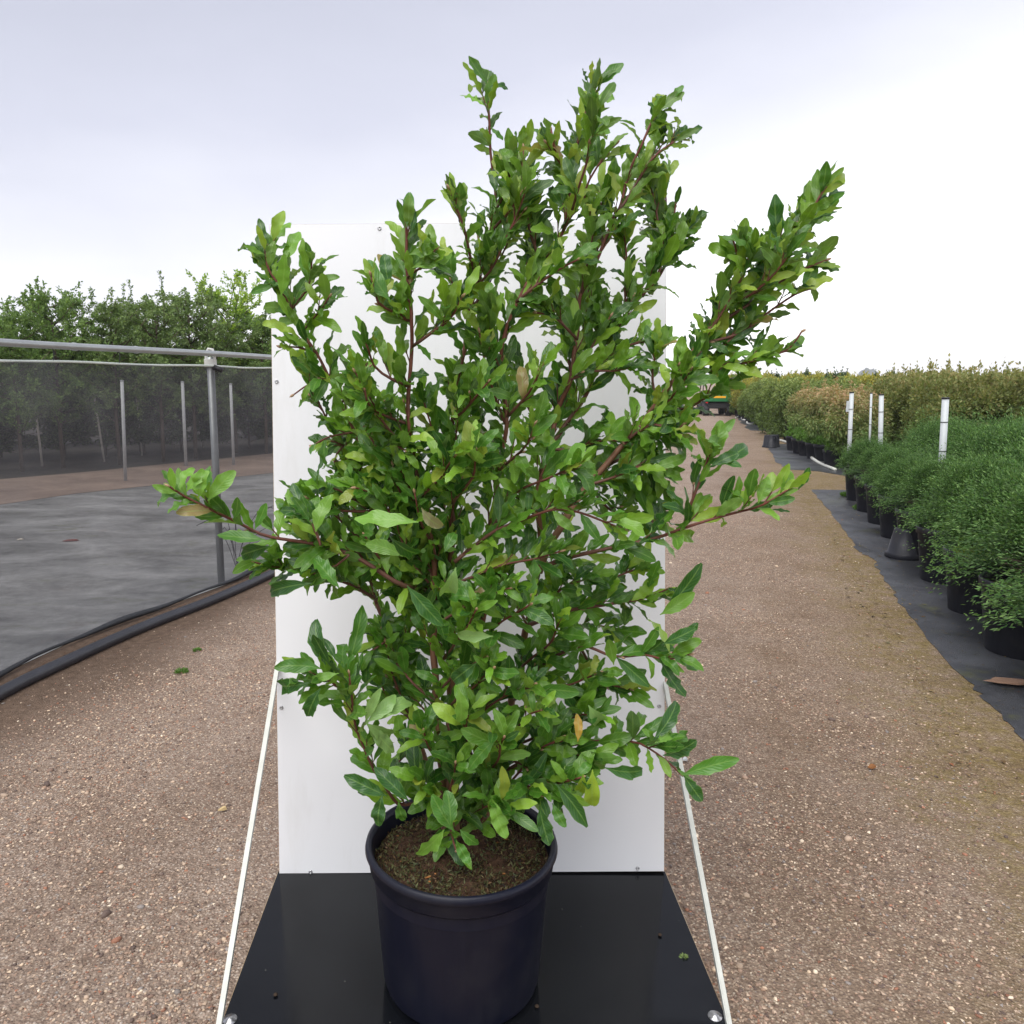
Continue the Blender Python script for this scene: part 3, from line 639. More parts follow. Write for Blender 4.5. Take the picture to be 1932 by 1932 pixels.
# white marker posts
def marker(x0, y0, x1, y1, Y, wpx, label, tagc=False):
    b = atY(x1, y1, Y); t = atY(x0, y0, Y); d = (t - b).normalized(); base = b - d * (b.z / d.z); r = wpx / FP * Y / 2
    o = empty('marker_post', base); tag(o, label, 'post', 'white marker posts among the rows'); T = t - base
    MB().tube([(0, 0, 0), T], r, 14).build('shaft', m_pvc, o, True)
    MB().tube([T - d * .004, T + d * .012], r * 1.12, 14).build('cap', m_blackp, o, True)
    for f in (.62, .83): MB().tube([T * f, T * f + d * .007], r * 1.12, 14).build('band', m_blackp, o, True)
    if tagc: MB().box(T.x - r * 2.2, T.x - r * .9, T.y - .004, T.y + .004, T.z - .28, T.z - .12).build('tag', m_pvc, o)
marker(1607, 741, 1603, 835, 11.9, 7.5, 'leaning white marker post with a tag, leftmost behind the junipers', True)
marker(1663, 745, 1661, 838, 11.3, 8.2, 'white marker post with two black bands, right of the tagged one')
marker(1784, 752, 1781, 805, 8.2, 12, 'thick white marker post standing among the nearest junipers')
marker(1644, 742, 1641, 828, 13.6, 4, 'thin white marker post between the two banded posts')
# shrub variants
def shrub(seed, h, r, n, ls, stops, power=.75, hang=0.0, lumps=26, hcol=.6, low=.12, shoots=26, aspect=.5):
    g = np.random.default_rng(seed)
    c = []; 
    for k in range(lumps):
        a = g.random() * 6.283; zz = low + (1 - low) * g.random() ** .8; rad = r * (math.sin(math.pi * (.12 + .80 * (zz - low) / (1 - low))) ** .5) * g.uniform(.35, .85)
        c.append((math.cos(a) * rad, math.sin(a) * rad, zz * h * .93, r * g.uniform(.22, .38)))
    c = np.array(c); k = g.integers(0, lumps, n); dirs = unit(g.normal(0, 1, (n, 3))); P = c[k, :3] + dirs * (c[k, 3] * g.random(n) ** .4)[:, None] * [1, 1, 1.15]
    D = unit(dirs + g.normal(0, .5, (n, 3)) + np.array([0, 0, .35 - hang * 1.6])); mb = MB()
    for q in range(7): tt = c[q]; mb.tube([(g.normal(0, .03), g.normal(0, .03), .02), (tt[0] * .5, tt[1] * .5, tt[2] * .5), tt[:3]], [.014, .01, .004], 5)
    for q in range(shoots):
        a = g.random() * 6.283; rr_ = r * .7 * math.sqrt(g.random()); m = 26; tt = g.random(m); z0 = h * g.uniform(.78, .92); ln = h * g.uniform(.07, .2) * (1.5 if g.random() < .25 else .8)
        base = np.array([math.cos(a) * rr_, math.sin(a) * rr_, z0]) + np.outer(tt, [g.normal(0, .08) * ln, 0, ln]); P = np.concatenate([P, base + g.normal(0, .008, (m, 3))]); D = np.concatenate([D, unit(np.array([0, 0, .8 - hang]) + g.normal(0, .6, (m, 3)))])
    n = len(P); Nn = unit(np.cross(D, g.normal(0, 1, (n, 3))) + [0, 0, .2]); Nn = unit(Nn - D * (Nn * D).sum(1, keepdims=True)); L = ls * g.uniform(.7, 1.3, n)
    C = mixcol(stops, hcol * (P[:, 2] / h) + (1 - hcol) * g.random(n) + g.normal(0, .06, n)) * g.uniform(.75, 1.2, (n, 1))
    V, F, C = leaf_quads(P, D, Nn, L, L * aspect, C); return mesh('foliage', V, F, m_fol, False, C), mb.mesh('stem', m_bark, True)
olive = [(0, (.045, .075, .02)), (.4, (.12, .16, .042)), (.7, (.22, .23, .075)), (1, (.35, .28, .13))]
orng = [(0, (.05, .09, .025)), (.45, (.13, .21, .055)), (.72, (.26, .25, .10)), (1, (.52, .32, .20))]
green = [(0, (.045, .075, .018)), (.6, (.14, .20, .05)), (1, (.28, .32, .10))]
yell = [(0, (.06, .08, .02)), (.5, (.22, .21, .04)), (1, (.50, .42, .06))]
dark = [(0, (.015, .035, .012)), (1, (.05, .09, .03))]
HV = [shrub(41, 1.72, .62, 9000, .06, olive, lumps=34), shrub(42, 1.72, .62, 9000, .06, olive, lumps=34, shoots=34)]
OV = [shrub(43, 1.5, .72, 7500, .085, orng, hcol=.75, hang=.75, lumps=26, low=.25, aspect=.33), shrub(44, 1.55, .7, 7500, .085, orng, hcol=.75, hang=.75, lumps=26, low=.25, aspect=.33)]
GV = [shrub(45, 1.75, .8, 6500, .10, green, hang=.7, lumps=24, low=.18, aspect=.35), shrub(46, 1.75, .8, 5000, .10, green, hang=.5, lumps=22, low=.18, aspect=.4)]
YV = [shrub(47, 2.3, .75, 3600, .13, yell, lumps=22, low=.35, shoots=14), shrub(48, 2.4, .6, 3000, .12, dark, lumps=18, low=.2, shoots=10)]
# olive-brown hedge block behind the junipers
cnt = 0
for si, s in enumerate((1.5, 2.35, 3.2, 4.05, 4.9, 5.75)):
    kk = 0
    for k in range(12):
        t = 8.7 + k * .86 + random.uniform(-.08, .08); p = row(t, s + random.uniform(-.08, .08)); px_ = float(proj(p)[0][0])
        if px_ > 2020 or px_ < 1668: continue
        if s > 3.5 and k % 2: continue
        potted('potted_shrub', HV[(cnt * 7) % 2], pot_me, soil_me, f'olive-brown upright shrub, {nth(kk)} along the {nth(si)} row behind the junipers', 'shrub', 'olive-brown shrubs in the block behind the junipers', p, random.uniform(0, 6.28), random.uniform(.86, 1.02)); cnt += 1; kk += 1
# far edge of the rows beside the road
EP = [Vector((6.9, 14.6, 0)), Vector((9.9, 26, 0)), Vector((13.1, 38, 0)), Vector((16.4, 52, 0)), Vector((20, 68, 0))]
def ep(d):
    for a, b in zip(EP[:-1], EP[1:]):
        L_ = (b - a).length
        if d <= L_: return a.lerp(b, d / L_)
        d -= L_
    return EP[-1]
k = 0
for d in (.2, 1.6, 3.0, 4.4, 5.8):
    for s in (.35, 1.65, 2.9):
        p = ep(d) + Vector((s, -.25 * s, 0)); q = float(proj(p)[0][0])
        if q > 1740: continue
        nm = {.35: 'in the row nearest the road', 1.65: 'in the second row', 2.9: 'in the third row'}[s]
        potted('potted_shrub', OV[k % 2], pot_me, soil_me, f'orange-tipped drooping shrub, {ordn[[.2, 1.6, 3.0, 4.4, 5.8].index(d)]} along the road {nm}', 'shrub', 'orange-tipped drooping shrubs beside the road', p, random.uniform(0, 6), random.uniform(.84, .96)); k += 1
for i, d in enumerate((7.4, 8.9, 10.4, 12, 13.6, 15.4)):
    for s in (.2, 1.7):
        p = ep(d) + Vector((s, -.25 * s, 0))
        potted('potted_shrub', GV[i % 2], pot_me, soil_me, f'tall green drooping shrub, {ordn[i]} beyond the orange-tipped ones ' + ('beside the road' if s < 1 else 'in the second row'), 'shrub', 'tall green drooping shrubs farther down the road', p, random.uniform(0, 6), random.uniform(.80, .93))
for i in range(9):
    for s in (0, 1.5):
        p = ep(17.5 + i * 1.9) + Vector((s, 0, 0)); v = YV[0] if (i + int(s)) % 3 else GV[1]
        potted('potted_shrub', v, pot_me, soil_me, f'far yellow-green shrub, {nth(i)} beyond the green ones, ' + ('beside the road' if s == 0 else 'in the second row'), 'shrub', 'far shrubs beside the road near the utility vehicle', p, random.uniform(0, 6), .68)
yt = 0
for ri, (Y, x0, x1, st, sc) in enumerate(((33, 1500, 1960, 24, .76), (42, 1430, 1900, 17, .80), (52, 1425, 1800, 13, .85), (66, 1380, 1760, 15, .92))):
    x = x0; kk = 0
    while x < x1:
        p = atY(x, 720, Y); v = YV[1] if (yt % 5 == 3) else YV[0]
        lb = ('dark green' if v is YV[1] else 'yellow-leaved') + f' young tree, {nth(kk)} from left in the {nth(ri)} line of the far block'; kk += 1
        o = make_tree('young_tree', v, lb, (p.x, Y + random.uniform(-1, 1), 0), random.uniform(0, 6), 'tree', 'dark columnar trees in the far block' if v is YV[1] else 'yellow young trees in the far block', sc * random.uniform(.85, 1.06), 'stem')
        x += st * random.uniform(.8, 1.3); yt += 1
# low stock in small pots in front of the orange shrubs
LV = shrub(51, .42, .17, 1200, .035, wg, lumps=8, low=.65, shoots=6)
for i, (x, y) in enumerate(((1540, 868), (1556, 872), (1524, 862), (1512, 858), (1500, 852), (1576, 885), (1590, 884))):
    p = G(x, y) + Vector((.1, .3, 0))
    potted('potted_perennial', LV, pot_s, soil_s, f'small bright green pot plant, {ordn[i]} from the road under the orange-tipped shrubs' if i < 5 else ('low green plant beside the yellow label stake' if i == 5 else 'low green plant right of the yellow label stake'), 'potted plant', 'low potted plants under the orange-tipped shrubs', p, i, 1.25)
lab = empty('plant_label', G(1578, 868)); tag(lab, 'yellow and white plant label stake in a low pot by the road', 'label')
MB().box(-.018, .018, -.004, .004, .15, .38).build('stake', simple('yellow plastic', (.85, .42, .03), .4), lab)
lt = MB(); Mx = Matrix.Translation((0, 0, .43)) @ Matrix.Rotation(.5, 4, 'Y'); lt.box(-.035, .035, -.006, .006, -.065, .065, Mx).build('tag', m_pvc, lab)
# stack of upturned pots on the road edge
for i, (x, y) in enumerate(((1449, 844), (1456, 845), (1464, 844))):
    o = empty('upturned_pot', G(x, y) + Vector((0, i * .06, 0))); tag(o, ('leftmost', 'middle', 'rightmost')[i] + ' of three upturned black pots where the far cloth begins', 'pot', 'upturned black pots at the far cloth')
    b = MB(); b.lathe([(.14, 0), (.14, .04), (.125, .045), (.10, .29), (.095, .3), (.001, .3)], 14); b.build('body', m_pot, o, True)
hose_m = simple('white hose', (.55, .55, .5), .6, .3)
for k, (pts, lb) in enumerate((([(1512, 834), (1513, 846), (1525, 858), (1545, 873), (1576, 886)], 'pale hose bordering the black cloth under the orange-tipped shrubs'), ([(1471, 830), (1487, 835), (1500, 841)], 'short pale hose behind the upturned black pots'), ([(1388, 788), (1398, 785), (1400, 791), (1408, 793), (1411, 799), (1424, 800)], 'white hose snaking on the road near the utility vehicle'))):
    o = MB().tube(spline([G(x, y, .03) for x, y in pts], .15), .03, 8).build('hose', hose_m, None, True); tag(o, lb, 'hose')

# ================================================================ utility vehicle far down the road
def vehicle():
    c = G(1355, 785); o = empty('utility_vehicle', (c.x, c.y, 0), R(-8)); tag(o, 'green and black utility vehicle seen from behind at the end of the road', 'vehicle')
    mg = simple('green paint', (.02, .16, .05), .4, .5, .1, 6); my = simple('yellow strip', (.85, .42, .03), .5, .3, .1); mk = simple('black chassis', (.02, .02, .022), .6, .4)
    b = MB(); b.box(-.58, .58, 0, 1.1, .66, .70); b.box(-.62, .62, -.02, .02, .68, .98); b.box(-.62, -.58, .02, 1.1, .70, .98); b.box(.58, .62, .02, 1.1, .70, .98); b.box(-.6, .6, 1.08, 1.12, .70, 1.0); b.build('cargo_box', mg, o, False, .01)
    MB().box(-.30, .30, -.028, -.02, .84, .93).build('strip', my, o)
    MB().box(-.5, .5, .1, 2.5, .34, .62).build('chassis', mk, o, False, .03)
    for x in (-.52, .52):
        for y in (.35, 2.15):
            w_ = empty('wheel', (x, y, .29)); w_.parent = o
            Mr = Matrix.Rotation(R(90), 4, 'Y')
            t = MB(); t.lathe([(.17, -.13), (.26, -.13), (.29, -.09), (.29, .09), (.26, .13), (.17, .13)], 22, M=Mr, closed=False); t.build('tyre', mk, w_, True)
            r_ = MB(); r_.lathe([(.001, -.08), (.17, -.10), (.175, 0), (.17, .10), (.001, .08)], 16, M=Mr); r_.build('rim', simple('rim yellow', (.6, .5, .05), .5), w_, True)
    for x in (-.55, .55):
        MB().tube([(x, 1.2, .6), (x, 1.25, 1.5), (x * .94, 1.5, 1.72)], .025, 8).build('roof_post', mk, o, True)
        MB().tube([(x, 2.35, .75), (x, 2.0, 1.5), (x * .94, 1.8, 1.72)], .025, 8).build('roof_post', mk, o, True)
        q = MB(); q.lathe([(.001, -.02), (.06, -.02), (.065, .03), (.001, .03)], 14, M=Matrix.Translation((x * 1.12, 1.15, 1.02)) @ Matrix.Rotation(R(90), 4, 'X')); q.build('lamp', m_pvc, o, True)
        MB().box(x - .05, x + .05, -.03, -.015, .60, .65).build('tail_light', simple('red lens', (.5, .02, .02), .3), o)
    b = MB(); b.box(-.6, .6, 1.2, 2.2, 1.72, 1.78); b.build('roof', simple('pale green roof', (.35, .5, .42), .5), o, False, .02)
    MB().box(-.52, .52, 1.2, 1.35, .62, 1.15).build('seat_back', mk, o, False, .03)
    MB().box(-.55, .55, 2.3, 2.9, .45, .85).build('bonnet', mg, o, False, .06)
vehicle()

# ================================================================ THE DISPLAY STAND
PZ = .06
stand = empty('display_stand', (.035, 2.0, 0)); tag(stand, 'white backboard and black floor panel held by two pale braces behind the shrub', 'display stand')
so_ = Vector(stand.location)
def white_mat():
    M_ = Mat('white laminate', .32, .45); v = M_.coord(); f = M_.noise(v, 1.6, 5)
    c = M_.mix(f, (.78, .785, .80), (.745, .755, .775)); sp = M_.vor(v, 42); c = M_.mix(M_.ramp(sp, [(.012, .8), (.03, 0)]), c, (.35, .32, .3))
    st = M_.noise(M_.coord('Object', (3, 3, .5)), 2.5, 6, .7); c = M_.mix(M_.ramp(st, [(.55, 0), (.8, .4)]), c, (.55, .54, .51))
    M_.color(c); M_.bump(M_.noise(v, 220, 3), .05, .001); return M_.m
def ply_mat(dark):
    M_ = Mat('plywood edge', .75, .2); v = M_.coord('Object', (1, 1, 90) if not dark else (1, 1, 60)); f = M_.noise(v, 2, 3)
    M_.color(M_.ramp(f, [(.4, (.30, .21, .12)), (.6, (.55, .44, .30))])); return M_.m
def floor_mat():
    M_ = Mat('black phenolic film', .16, .22); v = M_.coord(); f = M_.noise(v, 5, 6, .65)
    c = M_.ramp(f, [(.3, (.003, .0035, .005)), (.7, (.006, .007, .009))]); sp = M_.vor(v, 13); c = M_.mix(M_.ramp(sp, [(.02, .7), (.035, 0)]), c, (.12, .12, .1))
    dust = M_.noise(v, 1.8, 8, .7); c = M_.mix(M_.ramp(dust, [(.5, 0), (.8, .2)]), c, (.03, .03, .028))
    M_.color(c); M_.rough(M_.ramp(M_.noise(v, 9, 5), [(.3, .06), (.7, .16)])); M_.bump(M_.noise(v, 300, 2), .05, .001); return M_.m
m_white = white_mat(); m_floor = floor_mat(); m_ply = ply_mat(False); m_screw = simple('screw steel', (.45, .45, .46), .3, .5, .15, 30, .9)
TILT = R(-7.2)
Mb = Matrix.Translation(Vector((.035, 2.29, PZ + .004)) - so_) @ Matrix.Rotation(R(-.35), 4, 'Y') @ Matrix.Rotation(TILT, 4, 'X')
HB = 2.02
pn = MB(); pn.box(-.606, .606, -.001, .002, 0, HB, Mb); pn.build('back_panel', m_white, stand)
pn = MB(); pn.box(-.6075, .6075, .002, .018, -.001, HB + .0015, Mb); pn.build('panel_core', m_ply, stand)
fl = MB(); fl.box(-.612, .612, -.395, .30, PZ - .002, PZ); fl.build('floor_panel', m_floor, stand)
fl = MB(); fl.box(-.614, .614, -.397, .30, PZ - .018, PZ - .002); fl.build('floor_core', m_ply, stand)
for x in (-.55, 0, .55): MB().box(x - .03, x + .03, -.38, .29, .001, PZ - .018).build('batten', m_stake, stand)
def onboard(x, y):       # point of the board's front face under a pixel
    d = ray(x, y); Mi = (Matrix.Translation(so_) @ Mb).inverted(); a = Mi @ EYE; b = Mi @ (EYE + d); t = (-.001 - a.y) / (b.y - a.y); return a + (b - a) * t
for x, y in ((716, 431), (872, 429), (1042, 430), (1210, 431), (522, 720), (531, 1335), (1244, 1332), (586, 1645), (1203, 1638), (1245, 700)):
    q = onboard(x, y); s = MB(); s.lathe([(.0065, 0), (.006, .0025), (.003, .0035), (.0025, .0012), (.0001, .0012)], 14, M=Mb @ Matrix.Translation((q.x, -.001, q.z)) @ Matrix.Rotation(R(90), 4, 'X')); s.build('screw', m_screw, stand, True)
for x, y in ((434, 1924), (1349, 1918)):
    q = G(x, y, PZ) - so_; s = MB(); s.lathe([(.017, 0), (.017, .0025), (.010, .003), (.009, .006), (.0001, .0075)], 20, M=Matrix.Translation((q.x, q.y, PZ))); s.build('bolt', m_screw, stand, True)
m_brace = simple('pale painted brace', (.46, .47, .43), .45, .5, .25, 25, .15)
for xb, yb, xt, yt_ in ((412, 1936, 524, 1248), (1377, 1936, 1256, 1288)):
    a = G(xb, yb, PZ + .004) - so_; q = onboard(xt, yt_); b_ = (Mb @ Vector((q.x, .004, q.z)))
    d = (b_ - a); L_ = d.length; Mq = Matrix.Translation(a) @ d.to_track_quat('Z', 'Y').to_matrix().to_4x4()
    sgn = -1 if xb < 900 else 1
    bb = MB(); bb.box(-.0065, .0065, -.0012, .0012, 0, L_, Mq); bb.box(sgn * .0065 - .0012, sgn * .0065 + .0012, -.0065, .0065, 0, L_, Mq); bb.build('brace', m_brace, stand)
# bits lying on the floor panel
o = tuft('lichen_speck', tuple(G(1290, 1805, PZ + .001)), .008, .002, 60, [(0, (.2, .3, .08)), (1, (.4, .5, .2))], 'pale green speck of lichen on the black floor panel', 'lichen', None, .006)
for x, y, lb in ((1013, 1900, 'crumb of soil right of the pot on the black floor panel'), (520, 1878, 'crumb of soil at left on the black floor panel'), (1245, 1765, 'crumb of soil near the right edge of the black floor panel')):
    q = G(x, y, PZ + .002); b = MB(); b.lathe([(.001, 0), (.005, .001), (.006, .003), (.003, .006), (.0005, .007)], 8); o = b.build('soil_crumb', m_pots, None, True, 0, q); tag(o, lb, 'crumb', 'soil crumbs on the black floor panel')

# ================================================================ THE POTTED SHRUB
PC = Vector((.002, 1.852, PZ)); PH = .384
hero = empty('potted_shrub', PC); tag(hero, 'tall leafy green shrub with reddish stems in a big black pot before the white panel', 'potted shrub')
def hero_pot_mat():
    M_ = Mat('blue-black pot plastic', .4, .25); v = M_.coord('Object', (90, 90, .8)); f = M_.noise(v, 1, 4)
    f2 = M_.noise(M_.coord('Object'), 5, 6, .65)
    c = M_.mix(f, (.004, .005, .013), (.009, .010, .021)); c = M_.mix(M_.ramp(f2, [(.5, 0), (.75, .35)]), c, (.04, .04, .042))
    dots = M_.vor(M_.coord('Object'), 38); c = M_.mix(M_.ramp(dots, [(.015, .5), (.03, 0)]), c, (.13, .12, .11))
    M_.color(c); M_.rough(M_.ramp(f2, [(.35, .30), (.7, .48)])); M_.bump(M_.noise(M_.coord('Object', (120, 120, 4)), 1, 2), .06, .001); return M_.m
m_hpot = hero_pot_mat()
b = MB(); b.lathe([(.001, .002), (.180, .002), (.196, .012), (.201, .03), (.2215, PH - .058), (.2225, PH - .054)], 96); hp = b.build('pot', m_hpot, hero, True); autosmooth(hp)
b = MB(); b.lathe([(.222, PH - .056), (.2285, PH - .054), (.232, PH - .048), (.2345, PH - .02), (.2385, PH - .016), (.2425, PH - .006), (.240, PH + .004), (.233, PH + .0075), (.226, PH + .003), (.2225, PH - .006), (.2215, PH - .09)], 96)
rim = b.build('rim', m_hpot, hero, True)
# soil with relief and crumbs
g = np.random.default_rng(5); ns = 46; V = []; F = []
for i in range(ns + 1):
    r_ = .222 * i / ns
    for k in range(120):
        a = 2 * math.pi * k / 120; x, y = r_ * math.cos(a), r_ * math.sin(a)
        z = PH - .035 - .012 * (r_ / .22) ** 3 + .012 * math.exp(-((x) ** 2 + (y - .05) ** 2) / .006) + .006 * math.sin(x * 40 + 1) * math.sin(y * 34) + g.normal(0, .0016)
        V.append((x, y, z))
    if i:
        for k in range(120): F.append(((i - 1) * 120 + k, (i - 1) * 120 + (k + 1) % 120, i * 120 + (k + 1) % 120, i * 120 + k))
def soil_mat():
    M_ = Mat('peat soil', .95, .15); v = M_.coord(); f = M_.noise(v, 60, 8, .7); f2 = M_.noise(v, 9, 5, .6)
    c = M_.ramp(f, [(.3, (.018, .010, .007)), (.5, (.07, .038, .024)), (.72, (.17, .10, .06))])
    c = M_.mix(M_.ramp(f2, [(.56, 0), (.7, .55)]), c, M_.ramp(f, [(.3, (.03, .026, .010)), (.7, (.13, .105, .045))])); M_.color(c); M_.bump(M_.noise(v, 130, 6, .8), 1, .006); return M_.m
m_soilh = soil_mat()
soil = link('soil', mesh('soil', V, F, m_soilh, True), hero)
n = 9000; a = g.random(n) * 6.283; r_ = .219 * np.sqrt(g.random(n)); P = np.stack([r_ * np.cos(a), r_ * np.sin(a), PH - .036 - .012 * (r_ / .22) ** 3 + g.random(n) * .004], 1)
D = unit(np.stack([g.normal(0, 1, n), g.normal(0, 1, n), np.abs(g.normal(0, .8, n))], 1)); Nn = unit(np.cross(D, g.normal(0, 1, (n, 3)))); L = g.uniform(.004, .016, n)
pal = np.array([(.03, .018, .012), (.09, .05, .03), (.17, .10, .055), (.08, .05, .025), (.13, .10, .04), (.30, .18, .11), (.02, .012, .009)])
C = pal[g.choice(7, n, p=[.28, .24, .12, .12, .1, .03, .11])]
V, F, C = leaf_quads(P, D, Nn, L, L * .3, C); o = link('soil_fibres', mesh('soil_fibres', V, F, m_fol, False, C), hero); o['kind'] = 'stuff'
ch = MB()
for k in range(16):
    a = random.random() * 6.283; r_ = random.uniform(.05, .21); L_ = random.uniform(.006, .014); b_ = random.random() * 3
    Mx = Matrix.Translation((r_ * math.cos(a), r_ * math.sin(a) - .02, PH - .034 - .010 * (r_ / .22) ** 3)) @ Matrix.Rotation(b_, 4, 'Z') @ Matrix.Rotation(.5, 4, 'Y')
    ch.box(-L_, L_, -.0018, .0018, -.001, .0012, Mx)
o = ch.build('bark_chips', simple('orange bark', (.42, .18, .06), .7, .2, .3, 80), hero); o['kind'] = 'stuff'

